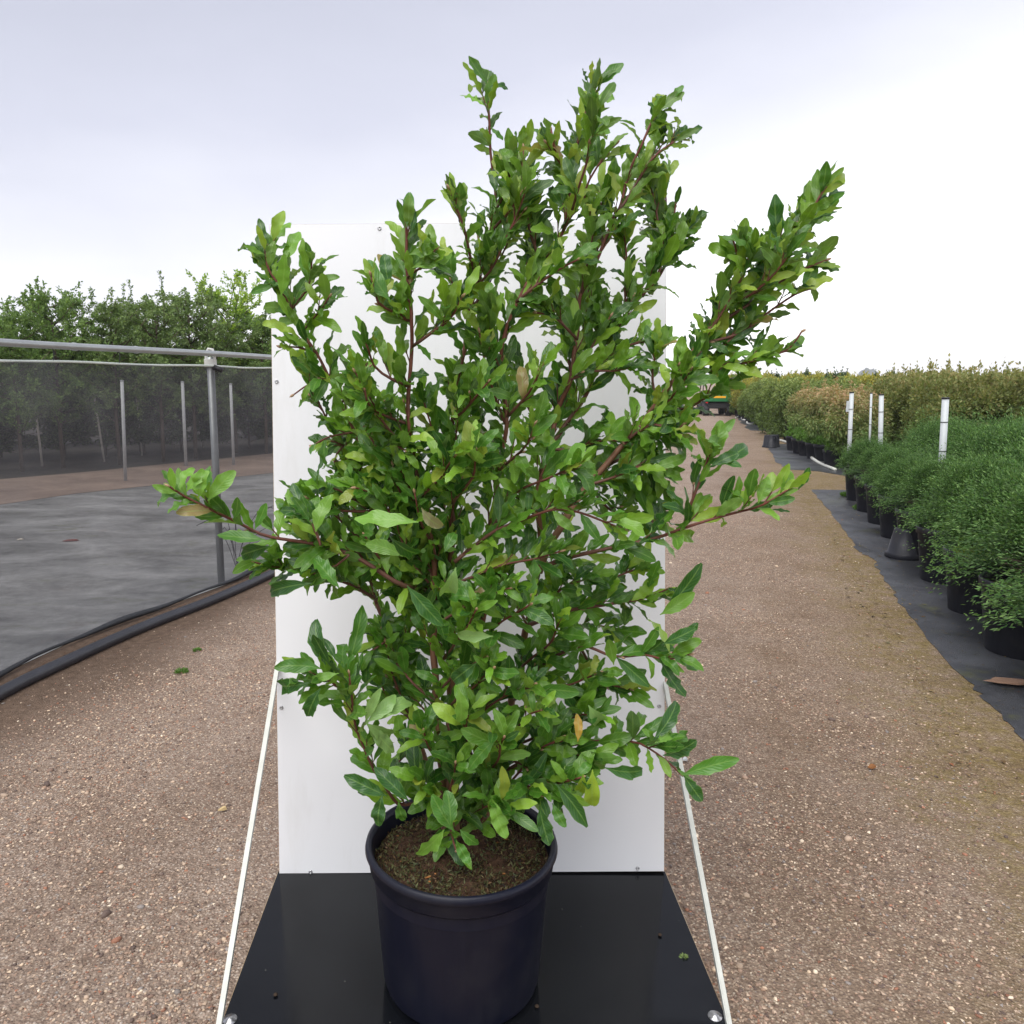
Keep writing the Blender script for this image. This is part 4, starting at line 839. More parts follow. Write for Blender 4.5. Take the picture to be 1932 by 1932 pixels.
# ---- traced stems: pixel polylines with depth offsets (metres from the pot centre, negative = nearer)
SB = .07
ST = [ # (points, depth base, depth tip, r base, r tip)
 ([(840,1590),(836,1470),(824,1350),(818,1200),(820,1100),(812,1000),(799,935),(779,866),(773,800),(770,729),(779,652),(776,609),(770,523),(766,450),(764,395)], SB, -.10, .0125, .003),
 ([(862,1590),(857,1400),(850,1250),(826,1120),(785,1010),(741,929),(699,866),(670,815),(642,763),(624,715),(596,666),(570,629),(550,586),(527,541),(504,495),(520,445)], SB, .12, .009, .0025),
 ([(850,1590),(825,1490),(790,1400),(760,1300),(735,1205),(712,1140),(697,1090),(686,1048),(678,991),(665,930),(654,870),(650,835),(640,800)], SB, .25, .009, .003),
 ([(868,1590),(851,1500),(848,1300),(848,1111),(857,969),(853,880),(853,786),(870,686),(882,615),(900,530),(925,440),(936,366),(924,287),(924,218),(920,165)], SB, .08, .011, .0025),
 ([(905,1590),(940,1420),(970,1300),(995,1180),(1015,1080),(1020,1000),(1013,938),(1034,845),(1055,770),(1075,716),(1088,640),(1095,560),(1130,480),(1165,400),(1190,320),(1225,240),(1262,185)], SB + .03, .22, .013, .0025),
 ([(892,1590),(885,1400),(900,1250),(915,1130),(925,1000),(942,886),(956,786),(950,729),(944,672),(975,570),(1020,500),(1053,458),(1069,411),(1075,350),(1055,300),(1040,245)], SB, -.02, .010, .0025),
 ([(1069,411),(1078,340),(1090,270),(1105,205),(1122,155)], .02, .02, .005, .002),
 ([(1034,845),(1090,770),(1130,690),(1165,620),(1200,570),(1238,523),(1266,444),(1276,385)], .15, .26, .007, .002),
 ([(1015,1080),(1048,1010),(1110,915),(1180,835),(1240,760),(1298,678),(1352,606),(1390,565),(1427,537),(1459,487),(1510,430),(1560,345)], .05, -.02, .010, .0025),
 ([(1390,565),(1402,527),(1392,485),(1380,450)], 0, -.03, .004, .002),
 ([(1325,650),(1396,628),(1450,590),(1500,555),(1530,545)], 0, .02, .004, .002),
 ([(1375,600),(1440,555),(1500,515),(1560,490)], .0, .03, .004, .002),
 ([(1298,700),(1345,698),(1396,688),(1446,672),(1487,659),(1515,625)], 0, -.04, .004, .002),
 ([(1240,770),(1300,770),(1350,735),(1390,715)], .05, .0, .004, .002),
 ([(1020,1070),(1100,1045),(1170,1030),(1233,1017),(1288,996),(1346,979),(1397,965),(1440,952),(1500,915)], 0, -.18, .006, .002),
 ([(1288,996),(1308,945),(1325,890),(1345,840)], -.06, -.12, .004, .002),
 ([(1233,1017),(1230,960),(1215,900),(1220,850)], .0, .1, .004, .002),
 ([(860,1060),(920,1010),(965,989),(1041,962),(1089,965),(1140,985),(1180,1000)], -.05, -.24, .005, .002),
 ([(830,1110),(883,1092),(950,1065),(1013,1054),(1060,1040)], -.05, -.15, .004, .002),
 ([(973,1310),(1030,1250),(1095,1219),(1158,1238),(1215,1235),(1260,1245),(1300,1235)], .05, -.10, .006, .002),
 ([(995,1180),(1080,1150),(1150,1140),(1210,1130),(1260,1110)], .05, .0, .006, .002),
 ([(870,1500),(980,1440),(1080,1405),(1189,1398),(1237,1420),(1284,1461)], .05, -.14, .006, .002),
 ([(875,1510),(960,1490),(1040,1480),(1100,1465)], .0, -.18, .005, .002),
 ([(940,1420),(1010,1390),(1070,1350),(1110,1310)], .05, .0, .005, .002),
 ([(870,1530),(802,1513),(750,1515),(714,1464),(681,1400),(665,1335),(660,1271)], .02, -.16, .005, .0022),
 ([(665,1335),(640,1300),(610,1280),(590,1268)], -.12, -.16, .003, .0018),
 ([(714,1464),(750,1440),(790,1400)], .0, .0, .003, .002),
 ([(735,1205),(700,1230),(672,1265)], .05, .0, .003, .002),
 ([(779,1110),(747,1098),(666,1048),(603,1029),(515,1013),(477,1001),(433,979),(386,954),(345,935),(318,918)], -.02, -.24, .006, .0022),
 ([(712,1130),(640,1095),(580,1078),(520,1070),(480,1060)], .08, -.1, .005, .002),
 ([(760,960),(690,965),(620,960),(565,945)], .0, -.05, .005, .002),
 ([(820,1180),(870,1150),(930,1120),(965,1110)], -.02, -.2, .004, .002),
 ([(850,1250),(900,1210),(960,1165),(1000,1140)], 0, -.22, .004, .002),
 ([(830,1300),(880,1260),(920,1240)], 0, -.18, .004, .002),
 ([(830,1330),(780,1290),(740,1240),(720,1190)], 0, .05, .004, .002),
 ([(850,1400),(900,1350),(960,1310),(1010,1290)], 0, -.15, .004, .002),
 ([(865,1550),(850,1500),(860,1440)], 0, -.15, .004, .002),
 ([(862,1585),(850,1560),(862,1605)], 0, -.12, .003, .002),
 ([(900,1560),(940,1500),(990,1480),(1020,1500)], .0, -.16, .004, .002),
 ([(1020,500),(1000,430),(985,350),(990,280)], .05, .0, .004, .002),
 ([(900,530),(880,450),(860,390),(848,355)], .05, -.05, .004, .002),
 ([(925,440),(960,400),(985,360)], .05, -.02, .004, .002),
 ([(975,570),(1010,540),(1050,510),(1090,490)], -.02, -.1, .004, .002),
 ([(1130,480),(1110,420),(1105,360),(1135,300),(1165,270)], .2, .15, .004, .002),
 ([(1165,400),(1205,340),(1240,290),(1290,255)], .18, .2, .004, .002),
 ([(776,609),(745,590),(715,570),(700,520)], -.05, -.15, .004, .002),
 ([(779,652),(820,625),(850,600),(870,560)], -.05, -.14, .004, .002),
 ([(770,729),(740,715),(705,690),(690,645)], -.04, -.12, .004, .002),
 ([(770,523),(800,500),(820,470)], -.08, -.14, .003, .002),
 ([(773,800),(740,790),(700,770),(690,735)], -.03, -.12, .004, .002),
 ([(596,666),(560,655),(530,655)], .1, .05, .003, .0018),
 ([(624,715),(590,720),(555,745)], .1, .05, .003, .0018),
 ([(642,763),(670,720),(690,690)], .1, .05, .003, .0018),
 ([(670,815),(620,825),(590,840)], .08, .02, .003, .0018),
 ([(570,629),(600,590),(620,560)], .1, .05, .003, .0018),
 ([(550,586),(580,540),(590,490)], .1, .06, .003, .0018),
 ([(699,866),(740,840),(765,850)], .05, -.1, .003, .0018),
 ([(856,790),(890,760),(920,720)], -.02, -.15, .004, .002),
 ([(956,786),(1000,740),(1020,690)], -.03, -.14, .004, .002),
 ([(942,886),(985,850),(1010,800)], -.03, -.15, .004, .002),
 ([(855,950),(890,900),(900,850)], -.05, -.2, .004, .002),
 ([(799,935),(830,900),(860,860)], -.05, -.18, .004, .002),
 ([(1034,845),(1080,850),(1140,830),(1190,840)], .1, .05, .005, .002),
 ([(1110,915),(1160,900),(1210,880),(1250,885)], .0, -.05, .004, .002),
 ([(1075,716),(1120,700),(1160,700),(1200,690)], .1, .1, .004, .002),
 ([(1088,640),(1050,600),(1010,590)], .1, .0, .004, .002),
 ([(1130,690),(1190,650),(1230,640)], .15, .15, .004, .002),
 ([(1180,835),(1230,800),(1280,820)], .0, -.05, .004, .002),
([(905,1540),(960,1480),(1010,1420),(1060,1390)], .03, -.12, .004, .002),
 ([(900,1480),(935,1440),(950,1390)], .0, -.22, .004, .002),
 ([(895,1440),(880,1390),(885,1340)], .0, -.2, .004, .002),
 ([(940,1420),(985,1360),(1020,1340)], .0, -.2, .004, .002),
 ([(970,1320),(1020,1300),(1080,1290),(1130,1270)], .05, -.05, .004, .002),
 ([(885,1540),(920,1520),(960,1530)], .0, -.2, .003, .002),
 ([(1010,1430),(1060,1420),(1120,1430)], .0, -.1, .004, .002),
 ([(1040,1390),(1090,1350),(1120,1350)], .0, -.1, .004, .002),
 ([(945,1430),(1000,1450),(1060,1500)], .0, -.15, .004, .002),
 ([(855,1520),(820,1500),(790,1470)], .0, -.12, .003, .002),
 ([(852,1450),(815,1420),(800,1380)], .0, -.15, .003, .002),
 ([(850,1380),(800,1340),(770,1300)], .0, .1, .003, .002),

 ([(720,1090),(680,1020),(630,970),(580,940)], .05, -.05, .004, .002),
 ([(660,1047),(620,1075),(580,1085)], -.1, -.12, .003, .002),
 ([(700,1075),(640,1010),(560,1000)], .05, .0, .004, .002),
 ([(603,1029),(590,990),(560,960)], -.18, -.14, .003, .002),
 ([(690,960),(640,925),(600,915)], .0, .0, .003, .002),
 ([(650,840),(615,830),(590,842)], .2, .18, .003, .002),
 ([(760,1100),(720,1060),(690,1010)], .0, -.08, .004, .002),
 ([(830,1250),(870,1200),(900,1150)], .0, -.2, .004, .002),
 ([(995,1180),(960,1120),(940,1080)], .05, -.05, .004, .002),
 ([(980,1260),(1030,1220),(1060,1170)], .05, -.1, .004, .002),
 ([(850,1330),(900,1290),(930,1260)], .0, -.2, .004, .002),
 ([(1000,1170),(1060,1110),(1120,1090)], .08, .0, .004, .002),
 ([(1060,1210),(1110,1180),(1170,1190)], .1, .1, .004, .002),
 ([(1095,1219),(1130,1280),(1190,1300)], .05, .0, .004, .002),
 ([(780,1360),(740,1330),(720,1290)], .1, .1, .004, .002),
 ([(1180,835),(1190,900),(1230,950),(1245,990)], .12, .1, .004, .002),
 ([(1110,915),(1150,960),(1200,980),(1235,970)], .1, .08, .004, .002),
 ([(1048,1010),(1090,930),(1140,890),(1190,930)], .1, .12, .004, .002),
 ([(1020,1070),(1090,1080),(1150,1090),(1210,1070)], .1, .1, .004, .002),
 ([(1240,760),(1230,700),(1245,650)], .1, .1, .004, .002),
 ([(1200,800),(1255,830),(1290,800)], .0, -.04, .004, .002),
 ([(1150,875),(1200,860),(1250,910)], .05, .0, .004, .002),
 ([(700,1090),(650,1040),(600,990),(570,960)], .1, .02, .004, .002),
 ([(697,1090),(640,1060),(590,1050)], .1, .05, .004, .002),
 ([(678,991),(640,960),(610,930)], .15, .1, .003, .002),
 ([(650,840),(630,870),(650,900)], .2, .15, .003, .002),
 ([(741,929),(700,930),(670,920)], .0, -.06, .003, .002),
 ([(925,1000),(975,930),(1040,900),(1090,880)], -.05, -.2, .004, .002),
]
YC = 1.875
m_stem = None
def stem_mat():
    M_ = Mat('reddish bark', .55, .35); at = M_.n('Attribute'); at.attribute_name = 'tint'; v = M_.coord('Object', (1, 1, .35)); f = M_.noise(v, 90, 5, .6)
    M_.color(M_.mix(M_.ramp(f, [(.35, 0), (.7, .6)]), at.outputs['Color'], M_.mix(1, at.outputs['Color'], (1.7, 1.6, 1.5), 'MULTIPLY'))); M_.bump(f, .3, .002); return M_.m
m_stem = stem_mat()
POLY = np.array([(286,922),(345,866),(435,886),(465,938),(512,950),(545,903),(600,895),(640,900),(606,872),(576,838),(630,820),(600,790),(540,750),(580,715),(515,660),(508,600),(470,545),(492,520),(456,470),(480,438),(520,398),(562,415),(612,468),(622,520),(645,560),(684,622),(700,680),(715,690),(676,610),(720,600),(700,560),(666,505),(712,475),(745,490),(748,420),(760,356),(790,398),(835,450),(850,478),(875,455),(860,410),(826,345),(866,336),(905,380),(887,295),(915,235),(872,168),(878,108),(962,148),(952,200),(962,262),(970,236),(1012,240),(1040,213),(1090,218),(1100,190),(1088,130),(1178,118),(1168,172),(1152,240),(1180,268),(1208,216),(1238,168),(1292,160),(1285,222),(1328,238),(1290,292),(1262,332),(1256,385),(1280,354),(1326,395),(1338,492),(1292,532),(1255,572),(1246,622),(1300,600),(1318,530),(1352,560),(1362,440),(1420,408),(1450,372),(1484,400),(1545,330),(1565,306),(1606,328),(1574,440),(1580,500),(1532,560),(1500,602),(1532,608),(1512,662),(1420,694),(1390,742),(1330,792),(1330,830),(1275,860),(1282,935),(1312,850),(1362,796),(1436,830),(1395,885),(1440,895),(1532,882),(1512,955),(1400,985),(1340,1015),(1285,1035),(1250,1065),(1245,1120),(1335,1074),(1330,1125),(1262,1165),(1315,1188),(1332,1262),(1265,1290),(1276,1340),(1300,1326),(1292,1388),(1392,1420),(1322,1514),(1275,1450),(1225,1478),(1140,1540),(1100,1545),(1060,1565),(1030,1594),(950,1582),(880,1625),(800,1622),(755,1560),(700,1565),(652,1468),(676,1420),(650,1372),(565,1355),(486,1312),(522,1236),(570,1176),(640,1215),(690,1140),(600,1112),(470,1114),(405,1010),(430,985),(318,962)], float)
def inside(pts):
    x, y = pts[:, 0], pts[:, 1]; c = np.zeros(len(x), bool); n = len(POLY); j = n - 1
    for i in range(n):
        xi, yi = POLY[i]; xj, yj = POLY[j]
        cond = ((yi > y) != (yj > y)) & (x < (xj - xi) * (y - yi) / (yj - yi + 1e-12) + xi); c ^= cond; j = i
    return c
HOLES = [(585,560,0),]   # kept for reference
def boardY(z): return 2.29 + (z - PZ) * math.tan(R(7.2))
LP = []; LD = []; LL = []; LK = []      # leaf base, direction, length, kind
gg = np.random.default_rng(99)
twigs = MB(); buds = MB(); tc_ = []
def bud(p, d, s):
    p = Vector(p); d = Vector(d).normalized()
    buds.tube([p - d * .3 * s, p + d * .3 * s, p + d * s, p + d * 1.7 * s], [.25 * s, .5 * s, .42 * s, .05 * s], 6)
def add_leaves(pts, dirv, n, len0, spread, tipcluster=True):
    """leaves spiralling along a shoot"""
    m = len(pts)
    ph = gg.random() * 6.28
    for k in range(n):
        f = (k + .5 + gg.uniform(-.3, .3)) / n; i = f * (m - 1); i0 = int(min(max(i, 0), m - 2)); p = pts[i0].lerp(pts[i0 + 1], min(1, max(0, i - i0)))
        t = (pts[min(i0 + 2, m - 1)] - pts[max(0, i0 - 1)]).normalized(); o1 = t.orthogonal().normalized(); o2 = t.cross(o1); a = ph + k * 2.4 + gg.normal(0, .3)
        r_ = o1 * math.cos(a) + o2 * math.sin(a); an = spread * (1 - .45 * f * tipcluster) + gg.normal(0, .14)
        d = t * math.cos(an) + r_ * math.sin(an) + Vector((0, 0, .12)); d.normalize()
        LP.append(p); LD.append(d); LL.append(len0 * gg.uniform(.70, 1.18) * (1 - .15 * f)); LK.append(f)
sidx = 0
def stem_world(pts, d0, d1, k):
    n = len(pts); return [atY(x, y, YC + d0 + (d1 - d0) * i / (n - 1) + (.012 * math.sin(i * 2.1 + k) if 0 < i < n - 1 else 0)) for i, (x, y) in enumerate(pts)]
extra = []
for k, (pts, d0, d1, r0, r1) in enumerate(ST):
    if r0 <= .0065: continue
    S = spline(stem_world(pts, d0, d1, k), .02); m = len(S)
    for q in range(8):
        i = int(m * gg.uniform(.27, .93)); t = (S[min(i + 1, m - 1)] - S[i - 1]).normalized()
        for tr_ in range(12):
            a = gg.random() * 6.283; v = (t * 1.1 + Vector((math.cos(a), math.sin(a) * .8, gg.uniform(-.1, .4))) * .8).normalized(); ln = gg.uniform(.12, .28)
            e_ = S[i] + v * ln + Vector((0, 0, .15 * ln)); e2_ = S[i] + v * ln * 1.25 + Vector((0, 0, .2 * ln))
            if inside(proj(np.array([tuple(e_), tuple(e2_)]))[0]).all() and e_.y < boardY(e_.z) - .05 and e_.y > 1.45:
                extra.append([S[i].copy(), S[i] + v * ln * .5 + Vector((0, 0, -.01)), e_]); break
for pts, d0, d1, r0, r1 in ST + [(x, 0, 0, .0035, .0018) for x in extra]:
    n = len(pts); W = []
    if isinstance(pts[0], Vector): W = pts
    else: 
      for i, (x, y) in enumerate(pts):
        f = i / (n - 1); W.append(atY(x, y, YC + d0 + (d1 - d0) * f + (.012 * math.sin(i * 2.1 + sidx) if 0 < i < n - 1 else 0)))
    S = spline(W, .02); m = len(S)
    S = [s + Vector((.002 * math.sin(k * .9 + sidx), .003 * math.sin(k * .7), 0)) for k, s in enumerate(S)]
    rad = [r0 + (r1 - r0) * (k / (m - 1)) ** .85 for k in range(m)]
    b = MB().tube([s - PC for s in S], rad, 9); V = np.array(b.V)
    f = np.repeat(np.arange(m) / (m - 1), 9)[:, None]; thick = r0 > .0085
    c = (1 - f) * np.array([.17, .095, .055] if thick else [.10, .05, .035]) + f * np.array([.12, .035, .025])
    me = mesh('stem' if thick else 'branch', V, b.F, m_stem, True, c); link('stem' if thick else 'branch', me, hero)
    # leafing
    Ls = sum((S[k + 1] - S[k]).length for k in range(m - 1))
    main = r0 > .0065; startf = .36 if r0 > .0085 and Ls > .9 else (.10 if main else .05)
    k = int(startf * m)
    while k < m - 2:
        fr = k / (m - 1); p = S[k]; t = (S[k + 1] - S[k]).normalized(); ztop = proj(p)[0][1]
        a = gg.random() * 6.283; o1 = t.orthogonal().normalized(); o2 = t.cross(o1); rv = o1 * math.cos(a) + o2 * math.sin(a)
        ln = gg.uniform(.03, .10) * (1.25 - .55 * fr) if main else gg.uniform(.015, .05)
        low_ = ztop > 1150
        d = (t * 1.15 + rv * .62 + Vector((0, 0, .3))).normalized()
        tw = [p, p + d * ln * .5 + Vector((0, 0, .002)), p + d * ln + Vector((0, 0, .12 * ln))]; tw = spline(tw, .012)
        if inside(np.array([proj(tw[-1])[0]]))[0]:
            twigs.tube([q - PC for q in tw], [.0019 - .0009 * q / (len(tw) - 1) for q in range(len(tw))], 5, False)
            nl = int(3 + ln * 30); add_leaves(tw, d, nl, .085 if not low_ else .099, .68 if not low_ else .85)
            if gg.random() < .22: bud(tw[-1] - PC, d, .006)
        if gg.random() < .33: add_leaves(S[max(0, k - 1):k + 2], t, 1, .084, .85, False)
        k += max(1, int(gg.uniform(.6, 1.5) * (2.8 if main else 2.15) * (1.35 if low_ else 1)))
    add_leaves(S[-max(4, min(9, m // 3)):], t, 8, .082, .75)
    if d1 < .3: bud(S[-1] - PC, t, .007)
    sidx += 1
LP = np.array([tuple(p) for p in LP]); LD = np.array([tuple(d) for d in LD]); LL = np.array(LL); LK = np.array(LK)
tipP = LP + LD * LL[:, None] * .68
ok = inside(proj(tipP)[0]) & inside(proj(LP + LD * LL[:, None] * .4)[0]) & (tipP[:, 1] < boardY(tipP[:, 2]) - .015) & (LP[:, 1] < boardY(LP[:, 2]) - .01)
rp_ = np.hypot(tipP[:, 0] - PC.x, tipP[:, 1] - PC.y); ok &= ~((tipP[:, 2] < PZ + PH - .02))
pp_ = proj(tipP)[0]; ok &= ~((pp_[:, 1] > 1545) & (gg.random(len(pp_)) < .6))
LP, LD, LL, LK = LP[ok], LD[ok], LL[ok], LK[ok]
# individually placed leaves seen in front: base px, tip px, depth offset, width factor, colour key
HL = [((790,985),(667,972),-.30,1.15,2),((795,958),(822,1008),-.31,1.3,4),((735,1012),(806,1088),-.26,1.5,0),((768,1105),(830,1182),-.26,1.5,0),((838,1042),(858,1000),-.2,1.5,1),((865,1298),(880,1368),-.25,1.2,2),
 ((690,1364),(752,1322),-.2,1.0,3),((690,1364),(768,1308),-.19,1.0,3),((690,1364),(757,1408),-.21,1.2,3),((690,1364),(748,1420),-.2,1.0,3),((690,1364),(702,1302),-.2,.8,3),
 ((607,1262),(526,1240),-.2,1.1,1),((585,1288),(488,1309),-.2,1.05,0),((615,1255),(572,1178),-.18,1.1,0),((622,1254),(590,1196),-.18,1.0,0),((632,1245),(622,1200),-.18,1.0,0),((605,1298),(570,1354),-.2,1.3,0),((640,1270),(575,1285),-.19,.9,2),((655,1262),(692,1150),-.1,.8,1),
 ((730,1502),(654,1468),-.16,1.2,0),((772,1512),(712,1452),-.14,1.2,0),((722,1500),(702,1560),-.17,1.4,0),((752,1512),(755,1556),-.17,1.4,1),
 ((838,1565),(798,1622),-.24,1.3,2),((858,1570),(812,1508),-.2,1.2,1),((850,1560),(852,1498),-.22,1.5,1),((860,1585),(880,1622),-.22,1.3,1),((868,1565),(897,1600),-.2,1.5,1),
 ((928,1505),(944,1580),-.22,1.2,2),((965,1520),(985,1560),-.2,1.2,0),((1018,1520),(1028,1592),-.2,1.4,0),((1042,1515),(1062,1562),-.18,1.3,1),((1048,1478),(1116,1546),-.2,1.3,0),((1118,1452),(1114,1534),-.22,1.4,5),((1100,1460),(1100,1515),-.22,1.3,5),((1140,1448),(1224,1474),-.2,1.0,0),
 ((1285,1462),(1389,1426),-.16,1.1,1),((1290,1463),(1324,1512),-.16,1.4,0),((1232,1397),(1296,1330),-.14,1.3,0),((1235,1402),(1284,1374),-.15,1.2,2),((1240,1400),(1322,1400),-.14,1.1,1),((1250,1425),(1318,1412),-.16,1.3,0),
 ((1180,1160),(1334,1076),.0,.0,0),((1255,1150),(1334,1077),-.05,1.1,0),((1245,1160),(1312,1125),-.06,1.1,2),((1250,1215),(1312,1190),-.1,1.1,0),((1262,1232),(1328,1262),-.1,1.1,1),((1245,1240),(1276,1320),-.08,1.1,0),((1150,1270),(1108,1350),.05,1.5,0),((1158,1255),(1150,1200),-.1,1.2,2),
 ((920,158),(879,110),.05,1.0,1),((922,165),(961,149),.05,1.0,0),((915,200),(873,168),.04,1.1,2),((925,240),(945,262),.04,1.2,1),
 ((1122,165),(1178,121),.02,1.1,1),((1112,160),(1092,131),.02,1.1,0),((1118,192),(1162,170),.0,1.5,2),((1100,235),(1128,185),0,1.4,0),((1098,260),(1152,226),0,1.1,2),
 ((1262,190),(1290,161),.22,1.2,1),((1240,235),(1240,182),.22,1.1,2),((1285,262),(1328,236),.2,.9,0),((766,430),(773,360),-.1,1.0,1),((775,440),(790,398),-.1,1.0,0),((772,480),(838,462),-.14,1.5,2),((778,505),(852,478),-.13,1.3,2),((738,570),(680,502),-.14,1.3,1),((735,540),(718,478),-.1,1.3,0),
 ((1548,372),(1565,306),-.02,1.1,1),((1560,375),(1605,330),-.02,1.2,0),((1535,395),(1595,372),-.01,.9,1),((1470,460),(1452,374),.0,1.0,0),((1395,480),(1432,412),-.03,1.2,1),((1385,455),(1360,440),-.03,1.0,0),((1345,862),(1367,797),-.13,1.4,2),((1355,875),(1432,832),-.13,1.0,0),((1340,880),(1392,850),-.14,1.2,0),
 ((1505,925),(1528,884),-.17,1.1,0),((1470,940),(1500,895),-.17,1.3,2),((1430,950),(1450,902),-.16,1.5,2),((1455,960),(1490,968),-.16,.9,0),((500,480),(457,468),.1,1.0,2),((520,540),(471,545),.1,1.0,1),((515,470),(528,402),.12,1.3,2),((535,500),(560,425),.12,1.3,2),((530,560),(545,480),.06,1.5,2),
 ((760,1050),(700,1010),-.2,1.2,2),((335,930),(288,920),-.24,1.0,2),((340,925),(345,868),-.24,1.0,2),((352,928),(372,885),-.24,1.2,2),((375,940),(382,888),-.24,1.5,2),((392,945),(432,886),-.23,1.2,2),((330,925),(318,885),-.24,1.0,2),((440,980),(460,938),-.22,1.0,1),((480,1000),(505,952),-.2,1.0,1),((500,1018),(412,1010),-.2,1.0,1),((510,1030),(440,1050),-.18,1.5,0),((590,1100),(475,1112),-.15,1.0,0),((640,1110),(595,1052),-.18,1.2,1),
 ((905,1130),(840,1110),-.2,1.4,1),((930,1200),(862,1200),-.24,1.0,3),((860,1070),(842,1150),-.22,1.3,3),((900,1250),(845,1290),-.22,1.5,0),((935,1395),(880,1440),-.2,1.1,1),((1010,1300),(1090,1300),-.16,1.3,1),((1040,1340),(1020,1400),-.16,1.2,1),((1110,1330),(1145,1390),-.14,1.6,3),((1090,1400),(1096,1350),-.16,1.0,6)]
HL = [h for h in HL if h[3] > 0]
hp0 = []; hd = []; hl = []; hw = []; hk = []
for (x0, y0), (x1, y1), dz, wf, k in HL:
    a = atY(x0, y0, YC + dz); b_ = atY(x1, y1, YC + dz + gg.uniform(-.025, .012)); d = b_ - a; hp0.append(tuple(a)); hd.append(tuple(d.normalized())); hl.append(d.length * 1.03); hw.append(wf); hk.append(k)
nh = len(HL)
P = np.concatenate([LP, np.array(hp0)]); D = np.concatenate([LD, np.array(hd)]); L = np.concatenate([LL, np.array(hl)]); N_ = len(P)
print('leaves', N_)
wf = np.concatenate([gg.uniform(.80, 1.25, len(LP)), np.array(hw)])
Wd = L * .31 * wf; Wd = np.clip(Wd, 0, .035)
# leaf normals: upper side turned to sky and outwards
outw = P - np.array([PC.x, PC.y + .05, 0]); outw[:, 2] = 0
Nn = np.array([0, 0, .9]) + unit(outw) * .15 + np.array([0, -.8, 0]) + gg.normal(0, .5, (N_, 3))
Nn[-nh:] = np.array([0, -1.0, .45]) + gg.normal(0, .22, (nh, 3))
Nn = unit(Nn - D * (Nn * D).sum(1, keepdims=True))
kcol = [(.028, .10, .016), (.065, .18, .022), (.15, .30, .04), (.20, .33, .11), (.24, .22, .12), (.24, .34, .03), (.42, .24, .03)]
t_ = np.clip(gg.normal(.45, .28, N_), 0, 1)
hz = np.clip((P[:, 2] - 1.2) / 1.1, 0, 1); t_ = np.clip(t_ + .12 * hz - .06, 0, 1)
C = mixcol([(0, (.026, .090, .015)), (.3, (.070, .185, .020)), (.65, (.155, .30, .030)), (1, (.30, .43, .055))], t_)
C = C * (1 - .25 * hz[:, None] * np.array([0, .55, 0]))
yl = gg.random(N_) < .022; C[yl] = np.array([.28, .33, .05]); pk = gg.random(N_) < .003; C[pk] = np.array([.30, .22, .10])
for i, k in enumerate(hk): C[N_ - nh + i] = kcol[k]
C *= gg.uniform(.95, 1.35, (N_, 1)) * np.array([1.0, 1.0, .95])
NSTA = 12; T = np.linspace(0, 1, NSTA)
prof = np.sin(np.pi * np.clip(T, 0, 1) ** 1.32) ** .62; prof[0] = .05; prof[-1] = .16; prof[1] *= .55; prof[2] *= .8
def leaf_mesh(P, D, Nn, L, Wd, g):
    n = len(P); S = np.cross(D, Nn)
    bend = g.normal(.5, .65, n)[:, None]; bend = np.clip(bend, -.5, 1.6); tw = g.normal(0, .25, n)[:, None]
    Tt = T[None]; th = bend * Tt                       # recurving midrib
    cx = np.where(np.abs(bend) > 1e-3, np.sin(th) / np.where(np.abs(bend) > 1e-3, bend, 1), Tt); cz = np.where(np.abs(bend) > 1e-3, (1 - np.cos(th)) / np.where(np.abs(bend) > 1e-3, bend, 1), 0)
    sweep = g.normal(0, .12, n)[:, None] * Tt ** 2
    mid = P[:, None] + (D[:, None] * cx[..., None] - Nn[:, None] * cz[..., None] + S[:, None] * sweep[..., None]) * L[:, None, None]
    nrm = Nn[:, None] * np.cos(th)[..., None] + D[:, None] * np.sin(th)[..., None]
    sd = S[:, None] * np.cos(tw * Tt)[..., None] + nrm * np.sin(tw * Tt)[..., None]
    nr2 = np.cross(sd, np.cross(nrm, sd))
    out = [mid]
    fr = g.uniform(13, 24, n)[:, None]; fold = g.uniform(.15, .5, n)[:, None]; amp = g.uniform(.16, .55, n)[:, None]
    res = []
    for sg in (-1, 1):
        ph = g.random(n)[:, None] * 6.28
        wv = np.sin(fr * Tt + ph) * amp; ser = 1 + .06 * g.normal(0, 1, (n, NSTA)) * (Tt > .1)
        hw_ = (Wd[:, None] / 2) * prof[None] * ser
        res.append(mid + sd * (sg * hw_)[..., None] + nr2 * (hw_ * (fold + wv))[..., None])
    V = np.stack([res[0], mid, res[1]], 2)             # n, NSTA, 3, 3
    return V
V = leaf_mesh(P, D, Nn, L, Wd, gg)
fb_ = []
for i in range(NSTA - 1):
    for j in (0, 1): a = i * 3 + j; fb_.append((a, a + 1, a + 4, a + 3))
fb_ = np.array(fb_); NV = NSTA * 3
uvb = np.array([(j / 2, T[i]) for i in range(NSTA) for j in range(3)])
m_leaf = tint_mat('glossy shrub leaf', .29, .30, .50, veins=True)
m_leaf.node_tree.nodes['Principled BSDF'].inputs['Coat Weight'].default_value = .0
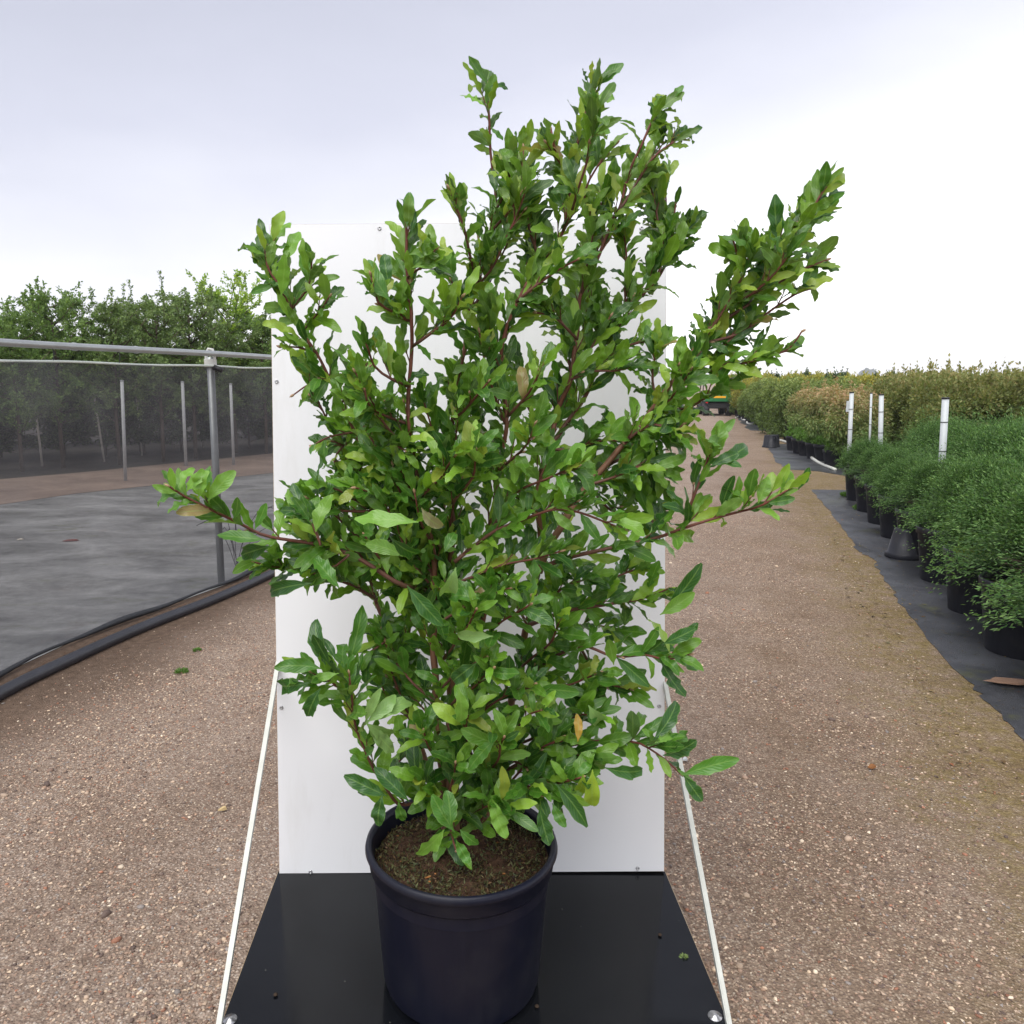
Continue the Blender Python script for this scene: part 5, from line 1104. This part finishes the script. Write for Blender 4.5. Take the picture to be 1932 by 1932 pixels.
# the 300 that show largest: near the camera, face on
dep = proj(P)[1]; c_ = V.mean(1).mean(1); vd = unit(np.array(EYE) - c_); face = np.abs((Nn * vd).sum(1)) + .25
score = L * Wd / dep ** 2 * face * np.exp(-(P[:, 1] - 1.45) * 3.2); score[-nh:] *= 4
order = np.argsort(-score); big = order[:298]; rest = order[298:]
Vr = V[rest].reshape(-1, 3) - np.array(PC); Fr = (fb_[None] + (np.arange(len(rest)) * NV)[:, None, None]).reshape(-1, 4)
fo = link('foliage', mesh('foliage', Vr, Fr, m_leaf, True, np.repeat(C[rest], NV, 0), np.tile(uvb, (len(rest), 1))), hero); fo['kind'] = 'stuff'
for i in big:
    o_ = P[i]; me = mesh('leaf', (V[i].reshape(-1, 3) - o_), fb_, m_leaf, True, np.repeat(C[i:i + 1], NV, 0), uvb); o = link('leaf', me, hero, Vector(o_) - PC)
cc = np.tile(np.array([[.11, .04, .028]]), (len(twigs.V), 1)); o = link('twigs', mesh('twigs', twigs.V, twigs.F, m_stem, True, cc), hero); o['kind'] = 'stuff'
cc = np.tile(np.array([[.30, .20, .12]]), (len(buds.V), 1)); o = link('buds', mesh('buds', buds.V, buds.F, m_stem, True, cc), hero); o['kind'] = 'stuff'

# ---- larger litter on the ground
chip('wood_offcut', 1905, 1286, .13, .045, simple('weathered board', (.26, .16, .11), .8, .2, .3, 8), 'brown weathered board scrap on the black cloth under the junipers', 'board scrap', .02, -.25)
chip('plastic_scrap', 1292, 1404 + 30, .012, .008, m_pvc, 'small white chip on the gravel right of the panel', 'chip')
m_lw = simple('pale leaf', (.5, .38, .2), .7, .2)
chip('dead_leaf', 420, 1528, .018, .008, m_lw, 'pale straw-coloured dead leaf on the soil left of the stand', 'dead leaf', .008, .4)
chip('dead_leaf', 1645, 1460 - 12, .02, .012, simple('rust leaf', (.25, .11, .04), .7, .2), 'rust-brown dead leaf on the gravel at right', 'dead leaf', .008, .1)
print('tris', sum(len(o.data.polygons) for o in scn.objects if o.type == 'MESH'))
